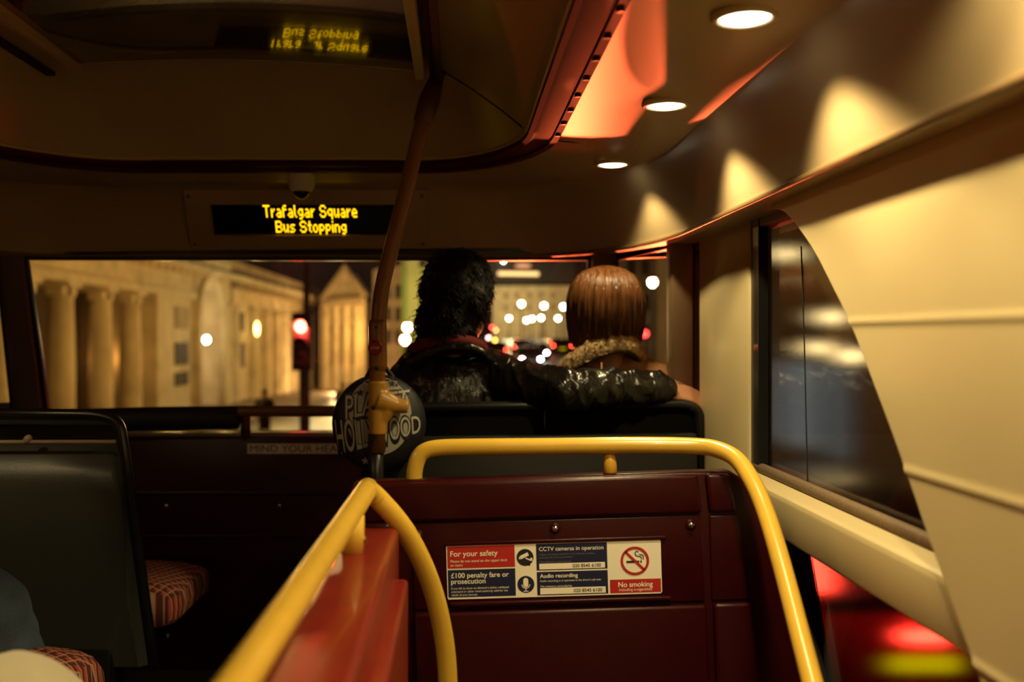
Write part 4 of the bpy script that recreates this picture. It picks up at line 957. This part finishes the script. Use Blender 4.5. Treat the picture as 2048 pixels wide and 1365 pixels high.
# colonnaded screen on the left
FX = -14.3
GB = -5.6
scr = empty('building', R(FX, 50, GB), 'floodlit stone colonnade with ionic columns and a tall arch on the left of the street', 'building')
def fy(px): return FX*F/(px-VX)
def lbox(name, x0, y0, z0, x1, y1, z1, m, parent, bev=0):
    a = MB(); a.box(R(x0, y0, z0), R(x1, y1, z1)); return a.build(name, m, parent, bevel=bev)
ent = lbox('entablature', FX-3, 20, 2.05, FX-.1, 54.3, 3.45, stone, scr); lbox('architrave', FX-2.8, 20, 2.0, FX+.05, 54.3, 2.35, stone, ent)
lbox('cornice', FX-3, 20, 3.45, FX+.65, 62, 3.75, stone, ent); lbox('blocking_course', FX-3, 20, 3.75, FX+.2, 62, 4.5, stone, ent)
for i in range(26):
    lbox('dentil', FX-.1, 28+1.25*i, 3.22, FX+.38, 28.55+1.25*i, 3.45, stone, ent)
lbox('back_wall', FX-4.2, 20, GB, FX-3.2, 54, 2.05, mat('gap_shade_wall', (.07,.04,.018), .9, var=.3, vscale=.6), scr)  # wall colour darkened to give the shade between the columns
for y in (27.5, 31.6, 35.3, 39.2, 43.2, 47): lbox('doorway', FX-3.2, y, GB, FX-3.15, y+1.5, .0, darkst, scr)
def column(y, r=.50, parent=scr):
    c = R(FX-.55, y, 0); a = MB()
    a.lathe([(r*1.35, GB+CZ), (r*1.35, GB+.28+CZ), (r*1.15, GB+.45+CZ), (r, GB+.6+CZ), (r, -1+CZ), (r*.86, 1.45+CZ), (r*.95, 1.52+CZ)], (c.x, c.y, 0), 28); o = a.build('column', stone, parent, smooth='auto')
    a = MB()
    for k in (-1, 1): a.tube([Vector((c.x+.58*r*1.1, y+k*r*.95, 1.68+CZ)), Vector((c.x-.58*r*1.1, y+k*r*.95, 1.68+CZ))], .24*r*1.9, 16)
    a.box((c.x-r*1.1, y-r*1.3, 1.82+CZ), (c.x+r*1.1, y+r*1.3, 2.02+CZ)); a.build('capital', stone, o, bevel=.02)
for px in (20, 70, 152, 228, 285): column(fy(px))
# pier, relief panels, arch
lbox('pier', FX-2.6, 47.6, GB, FX-.05, 50.2, 2.05, stone, scr); 
lbox('wall', FX-2.6, 50.2, GB, FX-.2, 54.3, 2.05, stone, scr)
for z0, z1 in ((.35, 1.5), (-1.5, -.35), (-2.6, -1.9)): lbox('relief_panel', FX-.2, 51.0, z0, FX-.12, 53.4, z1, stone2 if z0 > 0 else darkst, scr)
ya0, ya1, zs_ = 54.6, 60.4, 1.0; yc, ra = (ya0+ya1)/2, (ya1-ya0)/2
pts = [(54.3, GB), (ya0, GB), (ya0, zs_)]+[(yc-ra*math.cos(math.pi*i/20), zs_+ra*.85*math.sin(math.pi*i/20)) for i in range(21)]+[(ya1, GB), (62.6, GB), (62.6, 3.45), (54.3, 3.45)]
a = MB(); a.prism([R(FX-2.4, y, z) for y, z in pts], (2.4, 0, 0)); ar = a.build('archway', stone, scr)
a = MB(); prof = [(yc-ra*math.cos(math.pi*i/20), zs_+ra*.85*math.sin(math.pi*i/20)) for i in range(21)]
a.tube([R(FX+.05, ya0, GB)]+[R(FX+.05, y, z) for y, z in prof]+[R(FX+.05, ya1, GB)], .22, 8); a.build('arch_moulding', stone, ar, smooth=True)
lbox('arch_back_wall', FX-6.0, 52, GB, FX-5.5, 63, 5, stone, scr)
lbox('reveal_wall', FX-5.6, 60.5, GB, FX-2.4, 61.2, 4, stone, scr)
for y in (62.9, 65.2): column(y, .62)
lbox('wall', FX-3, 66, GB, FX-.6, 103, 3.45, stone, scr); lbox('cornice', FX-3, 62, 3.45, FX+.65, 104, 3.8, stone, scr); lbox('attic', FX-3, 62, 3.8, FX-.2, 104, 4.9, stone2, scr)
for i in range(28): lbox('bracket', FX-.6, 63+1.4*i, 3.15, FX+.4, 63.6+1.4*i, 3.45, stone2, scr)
for z0, z1 in ((.3, 1.6), (-2.2, -.5)): lbox('window', FX-.6, 67.0, z0, FX-.52, 69.4, z1, darkst, scr)
for y in (72.0, 76.2, 80.5, 84.5, 89, 94, 99): column(y, .55)
lt = MB(); lt.ell(P(413, 680, 55.0), (.16, .16, .2)); lt.build('wall_lantern', emission('lantern_glow', (1, .82, .5), 40), scr)
lt = MB(); lt.ell(P(514, 658, 70), (.16, .16, .5)); lt.build('wall_lantern', emission('lantern_warm', (1, .7, .2), 10), scr)
lamp('arch_light', 'POINT', R(FX-1.0, 56.4, .0), 330, (1, .84, .48), shadow_soft_size=0)
for x, y, e, c in ((FX+2.2, 31, 520, (1, .60, .15)), (FX+2.4, 37.5, 620, (1, .60, .15)), (FX+2.4, 44, 560, (1, .60, .15)), (FX+2.4, 51, 480, (1, .66, .2)), (FX+3, 58, 520, (1, .74, .3)), (FX+3, 66, 650, (1, .62, .2)), (FX+3, 74, 800, (1, .6, .16)), (FX+3, 82, 800, (1, .6, .16)), (FX+3, 92, 900, (1, .6, .16))):
    lamp('floodlight', 'POINT', R(x+3.0, y, .3), e*.85, c, shadow_soft_size=0)
for y in (33, 41, 47): lamp('portico_light', 'POINT', R(FX-2, y, -1.0), 26, (1, .5, .12), shadow_soft_size=0)

# temple-fronted building further along
Yt = 95.0
tp = empty('building', P(680, 740, Yt), 'pale stone temple front with a triangular pediment beyond the traffic signal', 'building')
a = MB(); a.prism([P(640, 608, Yt), P(730, 600, Yt), P(730, 840, Yt), P(640, 840, Yt)], (0, 12, 0)); a.build('front_wall', stone, tp)
a = MB(); a.prism([P(646, 598, Yt-.5), P(690, 536, Yt-.5), P(728, 594, Yt-.5)], (0, 12, 0)); pd = a.build('pediment', stone, tp)
a = MB(); a.tube([P(643, 602, Yt-1), P(690, 534, Yt-1), P(731, 594, Yt-1)], .42, 6); a.build('raking_cornice', stone2, pd); a = MB(); a.tube([P(643, 606, Yt-1), P(731, 598, Yt-1)], .42, 6); a.build('base_cornice', stone2, pd)
for px in (652, 672, 692, 714):
    a = MB(); c = P(px, 800, Yt-.4); a.lathe([(.42, c.z), (.42, c.z+.3), (.36, c.z+.4), (.30, P(px, 618, Yt).z), (.42, P(px, 612, Yt).z)], (c.x, c.y, 0), 16); a.build('column', stone, tp, smooth='auto')
for px in (662, 682, 703): bar_ = MB(); bar_.prism([P(px-5, 650, Yt-.02), P(px+5, 650, Yt-.02), P(px+5, 730, Yt-.02), P(px-5, 730, Yt-.02)], (0, -.06, 0)); bar_.build('window', stone2, tp)
lamp('floodlight', 'POINT', P(672, 760, 84), 1500, (1, .66, .26), shadow_soft_size=0); lamp('floodlight', 'POINT', P(705, 560, 86), 420, (1, .7, .3), shadow_soft_size=0)
dk_ = empty('building', P(775, 740, 88), 'dim brown building between the pediment and the bright corner block', 'building')
a = MB(); a.prism([P(746, 540, 92), P(812, 530, 92), P(812, 830, 92), P(746, 830, 92)], (0, 10, 0)); a.build('front_wall', stone2, dk_)
for px in (758, 776, 796):
    for py in (570, 615, 660): a = MB(); a.prism([P(px-6, py, 91.98), P(px+6, py, 91.98), P(px+6, py+28, 91.98), P(px-6, py+28, 91.98)], (0, -.06, 0)); a.build('window', darkst, dk_)
lamp('street_glow', 'POINT', P(770, 690, 82), 420, (1, .55, .2), shadow_soft_size=0)
bt_ = empty('building', P(822, 740, 64), 'narrow brightly floodlit corner block beside the dark-haired head', 'building')
a = MB(); a.prism([P(806, 480, 66), P(872, 470, 66), P(872, 800, 66), P(806, 800, 66)], (0, 6, 0)); a.build('front_wall', mat('lime_render', (.62,.58,.22), .8, var=.15, vscale=.6), bt_)
a = MB(); a.prism([P(803, 478, 65.8), P(813, 478, 65.8), P(813, 800, 65.8), P(803, 800, 65.8)], (0, .5, 0)); a.build('corner_pilaster', mat('green_paint', (.25,.30,.06), .7), bt_)
for py in (500, 560, 620): a = MB(); a.prism([P(838, py, 65.97), P(852, py, 65.97), P(852, py+36, 65.97), P(838, py+36, 65.97)], (0, -.05, 0)); a.build('window', darkst, bt_)
lamp('floodlight', 'POINT', P(826, 620, 60), 900, (1, .84, .36), shadow_soft_size=0)

# far end of the street
Yf = 170.0
fb = empty('building', P(1060, 690, Yf), 'far cream block closing the street with a lit strip on its dark top storey', 'building')
a = MB(); a.prism([P(985, 572, Yf), P(1180, 572, Yf), P(1180, 700, Yf), P(985, 700, Yf)], (0, 15, 0)); a.build('front_wall', stone, fb)
a = MB(); a.prism([P(960, 500, Yf+2), P(1150, 490, Yf+2), P(1150, 571, Yf+2), P(960, 571, Yf+2)], (0, 12, 0)); a.build('top_storey', mat('dark_slate', (.025,.022,.022), .7), fb)
a = MB(); a.prism([P(996, 544, Yf+1.9), P(1077, 545, Yf+1.9), P(1077, 552, Yf+1.9), P(996, 551, Yf+1.9)], (0, -.4, 0)); a.build('light_strip', emission('warm_strip', (1, .62, .22), 2.2), fb)
a = MB(); a.ell(P(1046, 532, Yf+1.5), (1.4, .3, .3)); a.build('roof_lamp', emission('dim_orange', (1, .45, .2), 1.3), fb)
a = MB(); a.ell(P(1007, 523, Yf+1.5), (.22, .22, .22)); a.build('roof_lamp', emission('spark', (1, .95, .7), 25), fb)
for px in (1012, 1034, 1058, 1082, 1106):
    for py in (584, 608): a = MB(); a.prism([P(px-5, py, Yf-.02), P(px+5, py, Yf-.02), P(px+5, py+15, Yf-.02), P(px-5, py+15, Yf-.02)], (0, -.06, 0)); a.build('window', stone2, fb)
lamp('floodlight', 'POINT', P(1022, 600, 158), 5200, (1, .8, .38), shadow_soft_size=0); lamp('floodlight', 'POINT', P(1090, 630, 155), 1600, (1, .7, .3), shadow_soft_size=0)
rb = empty('building', P(1320, 720, 75), 'dark building on the right of the street seen past the auburn bob', 'building')
a = MB(); a.prism([P(1235, 430, 75), P(1420, 400, 75), P(1420, 800, 75), P(1235, 800, 75)], (0, 14, 0)); a.build('front_wall', stone2, rb)
for px in (1262, 1290, 1325):
    for py in (520, 590, 650): a = MB(); a.prism([P(px-8, py, 74.98), P(px+8, py, 74.98), P(px+8, py+30, 74.98), P(px-8, py+30, 74.98)], (0, -.06, 0)); a.build('window', darkst, rb)

# ---- street lamps
def make_lamp(name, glow, h):
    r = empty(name, (0, 0, 0)); a = MB(); a.lathe([(.16, -h), (.16, -h+.5), (.08, -h+.7), (.06, -.35), (.1, -.25)], (0,0,0), 12); a.build('post', M['black'], r, smooth='auto')
    a = MB(); a.lathe([(.05, -.26), (.2, -.12), (.24, .02), (.16, .2), (.02, .26)], (0,0,0), 16); a.build('globe', glow, r, smooth=True)
    a = MB(); a.lathe([(.17, .19), (.12, .3), (.02, .38)], (0,0,0), 12); a.build('cap', M['black'], r); return r
lw = emission('globe_glow', (1, .84, .5), 34)
amber = emission('amber_globe', (1, .72, .3), 9)
proto = make_lamp('street_lamp', lw, 4.2)
spots = [(1043, 608, 100, 'first globe street lamp from the left in the upper row above the traffic'), (1088, 612, 100, 'middle globe street lamp in the upper row above the traffic'), (1127, 614, 100, 'globe street lamp of the upper row touching the auburn bob'),
         (1018, 637, 128, 'leftmost globe street lamp of the lower row above the traffic'), (1053, 641, 128, 'second globe street lamp from the left in the lower row'), (1064, 638, 131, 'third globe street lamp from the left in the lower row, touching the second'), (1082, 636, 124, 'globe street lamp on the right of the lower row, left of the auburn bob'), (1116, 637, 122, 'last globe street lamp of the lower row, right against the auburn bob'),
         (1305, 565, 58, 'bright globe street lamp high in the right corner window'), (1332, 662, 66, 'globe street lamp low in the right corner window'), (1572, 508, 17, 'warm globe added outside, standing in for a golden reflection high in the right side window'), (1662, 634, 15.5, 'amber globe added outside, standing in for a golden reflection in the middle of the right side window'), (1636, 696, 16.5, 'lower left globe added outside, standing in for a glare in the right side window'), (1704, 712, 15, 'lower right globe added outside, standing in for a golden reflection by the panel edge'),  # amber globes added outside in place of reflections in the side glass
         (1331, 563, 90, 'faint far globe street lamp beside the bright one in the right corner window')]
for i, (px, py, Y, lab) in enumerate(spots):
    o = proto if i == 0 else copy_tree(proto); o.location = P(px, py, Y)
    tag(o, lab, 'street lamp', 'globe lamps along the street')
    if Y < 20:
        for ch in o.children:
            if not ch.name.startswith('post'): ch.scale = (.6, .6, .42)
            if ch.name.startswith('globe'): ch.material_slots[0].link = 'OBJECT'; ch.material_slots[0].material = amber
    q = (o.location.z-(gz(Y)+CZ))/4.2; o.scale = (1, 1, 1)
    for ch in o.children:
        if ch.name.startswith('post'): ch.scale = (1, 1, q)

rs = empty('building', R(7.2, 20, GZ), 'dark building with a pale lit shop window outside the right side window', 'building')
lbox('side_wall', 7.2, 11, GZ, 11, 36, 7, stone2, rs); lbox('shop_window', 7.12, 18.5, -2.3, 7.2, 22.5, -.55, emission('cool_shop_light', (.62, .66, .62), .42), rs); lbox('fascia', 7.0, 18, -.5, 7.2, 23, -.05, darkst, rs)
for y in (15, 24.5, 29): lbox('window', 7.15, y, .6, 7.2, y+1.2, 2.6, darkst, rs)
# ---- vehicles
glow_r, glow_w = emission('tail_glow', (1, .05, .025), 22), emission('head_glow', (.92, 1, 1), 60)
plate_y, plate_w = emission('lit_yellow_plate', (1, .72, .0), .9), mat('plate_white', (.7,.7,.7), .5)
cglass = mat('car_glass', (.01,.01,.012), .08)
def car(paint, front_on, h=1.45, w=1.78, l=4.2, van=False):
    """local: rear bumper at y = 0 facing the bus, or the nose when it comes towards us"""
    r = empty('van' if van else 'car', (0, 0, 0)); a = MB(); hw = w/2
    top = h; low = .25
    side = [(0, low), (0, .75), (.12, .95), (.5, 1.0), (.85, top-.02), (1.3, top), (2.5, top-.03), (3.15, 1.0), (3.95, .82), (l, .55), (l, low)] if not van else [(0, .35), (0, 1.2), (.08, h-.08), (.3, h), (2.9, h), (3.5, 1.25), (l-.1, 1.0), (l, .6), (l, .35)]
    if front_on: side = [(l-y, z) for y, z in side][::-1]
    ins = [hw*(1-.12*max(0, (z-.9)/max(.3, h-.9))) for y, z in side]
    n = len(side); vs = [(-i_, y, z) for (y, z), i_ in zip(side, ins)]+[(i_, y, z) for (y, z), i_ in zip(side, ins)]
    a.add(vs, [tuple(range(n)), tuple(range(2*n-1, n-1, -1))]+[(i, i+n, (i+1) % n+n, (i+1) % n) for i in range(n)]); a.build('body', paint, r, bevel=.05)
    yb, yt = (.5, .83) if not van else (.0, .07)
    zb, zt = (1.02, top-.07) if not van else (1.25, h-.15)
    if front_on: yb, yt, zb, zt = (l-3.10 if not van else l-3.45), (l-2.62 if not van else l-2.98), 1.05, h-.10
    a = MB(); k = .80
    a.add([(-hw*.86, yb-.02, zb), (hw*.86, yb-.02, zb), (hw*k, yt-.03, zt), (-hw*k, yt-.03, zt)], [(0, 1, 2, 3)]); a.build('windscreen' if front_on else 'rear_window', cglass, r)
    for s in (-1, 1):
        for y in (.75, l-.85): q = MB(); q.lathe([(.05, -.1), (.30, -.1), (.33, -.05), (.33, .05), (.30, .1), (.05, .1)], (s*(hw-.1), y, .32), 20, 'X'); q.build('wheel', M['blackmatt'], r)
        q = MB()
        if front_on: q.ell((s*(hw-.28), -.0, .66), (.11, .05, .09), None, 14, 8); q.build('head_light', glow_w, r, smooth=True)
        else:
            z0 = .72 if not van else 1.40; q.box((s*(hw-(.08 if not van else .16))-.07, -.03, z0), (s*(hw-(.08 if not van else .16))+.07, .04, z0+.17 if not van else z0+.30)); q.build('tail_light', glow_r, r, bevel=.01)
    q = MB(); q.box((-.26, -.03, .48 if not van else .80), (.26, .0, .59 if not van else .92)); q.build('number_plate', plate_w if front_on else plate_y, r); return r
pr, pdk = mat('red_car_paint', (.35,.015,.012), .25, coat=.5), mat('dark_car_paint', (.03,.03,.035), .25, coat=.5)
def put(o, px, py, Y, lab, group, lh=.75, dx=0):
    p = P(px, py, Y); o.location = (p.x+dx, Y, p.z-lh); tag(o, lab, 'van' if 'van' in lab else 'car', group)
tails = car(pdk, False); rear = [(1028, 694, 86, 'dark car with lit tail lights far up the road, left of the white headlights'), (1107, 692, 88, 'dark car with lit tail lights far up the road beside the auburn bob'), (982, 700, 80, 'dark car with lit tail lights close beside the dark-haired head')]
for i, (px, py, Y, lab) in enumerate(rear): put(tails if i == 0 else copy_tree(tails), px, py, Y, lab, 'cars queueing ahead', .8, .8 if i != 2 else .4)
heads = car(pdk, True); onc = [(1049, 719, 66, 'nearest oncoming car with white headlights, lower left of the pair'), (1066, 706, 78, 'farther oncoming car with white headlights, above the nearest one')]
for i, (px, py, Y, lab) in enumerate(onc): put(heads if i == 0 else copy_tree(heads), px, py, Y, lab, 'oncoming cars', .66, .45)
o = car(pr, False, 2.0, 1.9, 4.4, True); o.location = P(1846, 1322, 7.5)+Vector((0, 0, -.86)); o.location.y = 7.5; o.location.z = GZ+CZ+.27
q = MB(); q.box((-.16, -.05, 1.03), (.16, .0, 1.11)); q = q.build('brake_light', glow_r, None); q.parent = o
for s in (-1, 0): lamp('tail_lamp', 'POINT', (o.location.x+(-.72 if s else 0), 7.2, o.location.z+(1.5 if s else 1.1)), 4, (1, .05, .03), o, shadow_soft_size=0)
tag(o, 'red van with a bright yellow number plate below the right stair window', 'van')
# white van ahead whose brake light shines up into the cabin
bv = car(mat('grey_van_paint', (.2,.2,.2), .3), False, 2.55, 2.0, 4.8, True); bv.location = (1.30, 9.0, GZ+CZ); tag(bv, 'tall grey van ahead of the bus with its high brake light on', 'van')
for bx in (-.70, .60):
    q = MB(); q.box((bx-.12, -.03, 2.08), (bx+.12, .0, 2.16)); hb = q.build('brake_light', emission('brake_glow', (1, .06, .03), 30), None); hb.parent = bv
    lamp('brake_lamp', 'SPOT', (1.30+bx, 8.94, GZ+CZ+2.12), 800, (1, .13, .04), bv, spot_size=math.radians(26), spot_blend=.3, shadow_soft_size=.04, aim=R(.2, 2.0, .40))

# ---- traffic signal, bus-stop style globes of red beyond the head, pedestrians
Ys = 18.0; ks = Ys/F
ts = empty('traffic_signal', Vector((P(603, 600, Ys).x, Ys, GZ+CZ)), 'traffic signal showing red outside the windscreen', 'traffic signal')
c = P(603, 687, Ys)
a = MB(); a.lathe([(.075, GZ+CZ), (.075, GZ+1.0+CZ), (.057, GZ+1.05+CZ), (.057, c.z+.5)], (c.x, Ys+.12, 0), 16); a.build('post', M['black'], ts, smooth='auto')
a = MB(); a.box((c.x-.155, Ys-.08, c.z-.46), (c.x+.155, Ys+.10, c.z+.50)); hd = a.build('signal_head', mat('signal_black', (.02,.018,.018), .45), ts, bevel=.03)
a = MB(); a.box((c.x-.18, Ys+.02, c.z-.50), (c.x+.18, Ys+.04, c.z+.56)); a.build('backing_board', mat('board_black', (.03,.02,.02), .5), ts, bevel=.03)
for dz, m, nm in ((.30, emission('red_aspect', (1, .10, .06), 30), 'red_lens'), (.0, mat('amber_off', (.10,.04,.004), .2), 'amber_lens'), (-.30, mat('green_off', (.004,.05,.03), .2), 'green_lens')):
    q = MB(); q.lathe([(.105, .0), (.09, -.02), (.05, -.035), (.005, -.04)], (c.x, Ys-.08, c.z+dz), 24, 'Y'); q.build(nm, m, hd, smooth=True)
    q = MB(); n_ = 16; rows = []
    for d_ in (-.0, -.20): rows.append([Vector((c.x+.118*math.cos(math.radians(-10+200*i/n_)), Ys-.08+d_, c.z+dz+.118*math.sin(math.radians(-10+200*i/n_)))) for i in range(n_+1)])
    q.grid(rows); q.build('visor', M['blackmatt'], hd)
lamp('signal_light', 'POINT', (c.x, Ys-.32, c.z+.28), 150, (1, .05, .03), ts, shadow_soft_size=.08)
a = MB(); a.lathe([(.1, GZ+CZ), (.1, GZ+1.2+CZ), (.075, GZ+1.3+CZ), (.065, 5.0)], (P(613, 600, 21).x, 21, 0), 16); tall = a.build('lamp_post', mat('dark_red_post', (.06,.012,.01), .5), None, smooth='auto'); tag(tall, 'tall dark lamp post standing right behind the red traffic signal', 'lamp post')
proto2 = make_lamp('signal_globe', emission('red_white_glow', (1, .42, .26), 60), 2.6)
for i, (px, py, Y, lab) in enumerate([(815, 655, 45, 'upper bright reddish lamp left of the dark curly hair'), (810, 680, 43, 'lower bright reddish lamp left of the dark curly hair')]):
    o = proto2 if i == 0 else copy_tree(proto2); o.location = P(px, py, Y); tag(o, lab, 'street lamp', 'reddish lamps beside the dark hair')
    q = (o.location.z-(gz(Y)+CZ))/2.6
    for ch in o.children:
        if ch.name.startswith('post'): ch.scale = (1, 1, q)
    for ch in o.children: 
        if not ch.name.startswith('post'): ch.scale = (.75, .75, .75)
beacon = {}
for i, (px, py, Y, colr, lab) in enumerate([(953, 664, 100, (1, .08, .04), 'red lamp touching the right edge of the dark hair'), (977, 676, 100, (1, .45, .4), 'pink-white lamp right of the dark hair'), (990, 681, 100, (1, .42, .05), 'orange lamp right of the dark hair, lowest of its cluster'), (984, 655, 106, (1, .06, .04), 'small red lamp above the pink-white one'), (992, 661, 112, (1, .3, .1), 'red-orange lamp at the top right of the cluster by the dark hair'),
        (1100, 683, 100, (1, .22, .08), 'left dim orange lamp of three in a row by the auburn bob'), (1116, 684, 107, (1, .22, .08), 'middle dim orange lamp of three in a row by the auburn bob'), (1133, 685, 94, (1, .22, .08), 'right dim orange lamp of three in a row by the auburn bob'), (1035, 680, 100, (1, .2, .12), 'dim red lamp between the cluster and the row of three'), (1290, 668, 40, (1, .05, .04), 'red lamp right of the auburn bob in the corner window')]):
    key = tuple(colr)
    if key not in beacon: beacon[key] = emission('beacon_glow', colr, 16 if colr[1] > .25 or i < 5 else 7)
    p = P(px, py, Y); e = empty('signal_lamp', p, lab, 'signal lamp', 'signal lamps over the traffic')
    a = MB(); a.ell(p, (.14, .10, .14), None, 14, 10); a.build('lens', beacon[key], e, smooth=True)
    a = MB(); a.lathe([(.06, gz(Y)+CZ), (.05, p.z-.15)], (p.x, p.y+.05, 0), 10); a.build('post', M['black'], e)
    a = MB(); a.box(p+Vector((-.2, .09, -.25)), p+Vector((.2, .2, .25))); a.build('backing_board', M['black'], e)

def pedestrian(px, Y, height, lab, coat, hood=False):
    g = gz(Y)+(.13 if px < 560 else 0); X = P(px, 700, Y).x; s = height/1.75
    r = empty('person', R(X, Y, g), lab, 'person', 'pedestrians')
    def L(x, y, z): return R(X+x*s, Y+y*s, g+z*s)
    b = MB(); head(b, L(0, 0, 1.60), Vector((.3, -1, 0)), s); b.cap(L(0, 0, 1.50), L(0, 0, 1.40), .055*s, .065*s)
    b.ell(L(0, 0, 1.22), (.17*s, .11*s, .22*s)); b.ell(L(0, 0, .96), (.16*s, .11*s, .15*s))
    for k in (-1, 1):
        b.chain([L(.09*k, 0, .9), L(.1*k, .03, .48), L(.1*k, .0, .08)], [.085*s, .06*s, .045*s]); b.cap(L(.1*k, 0, .04), L(.11*k, -.15, .035), .04*s, .035*s)
        b.chain([L(.0, 0, 1.36), L(.2*k, 0, 1.38), L(.27*k, .02, 1.10), L(.22*k, -.14, .92)], [.06*s, .055*s, .045*s, .03*s]); hand(b, L(.22*k, -.14, .92), None, Vector((0, -.4, -1)), Vector((-k*.3, -1, .3)), Vector((k, 0, 0)), s, .4)
    link_mesh('body', remesh(b, .018, 2), M['skin'], r, True)
    b = MB(); b.ell(L(0, 0, 1.22), (.22*s, .16*s, .26*s)); b.ell(L(0, 0, .92), (.21*s, .16*s, .22*s))
    for k in (-1, 1): b.chain([L(.0, 0, 1.36), L(.2*k, 0, 1.38), L(.29*k, .02, 1.10), L(.23*k, -.12, .95)], [.08*s, .08*s, .07*s, .055*s])
    link_mesh('coat', remesh(b, .02, 2), coat, r, True)
    b = MB()
    for k in (-1, 1): b.chain([L(.09*k, 0, .9), L(.1*k, .03, .48), L(.1*k, .0, .12)], [.105*s, .08*s, .07*s])
    link_mesh('trousers', remesh(b, .02, 2), M['blackmatt'], r, True)
    b = MB(); b.ell(L(0, .02, 1.66), (.095*s, .11*s, .10*s)); b.ell(L(0, .05, 1.57), (.085*s, .08*s, .10*s)); link_mesh('hair', remesh(b, .018, 2), M['hairb'], r, True)
    return r
dc, gc = mat('dark_coat', (.012,.010,.010), .8), mat('brown_coat', (.03,.015,.010), .8)
pedestrian(529, 31.5, 1.78, 'pedestrian in a dark coat standing before the colonnade left of the signal', dc)
pedestrian(686, 38, 1.8, 'pedestrian in a brown coat walking right of the traffic signal', gc)
pedestrian(699, 38.6, 1.75, 'pedestrian close behind the brown-coated one, nearer the round bag', dc)
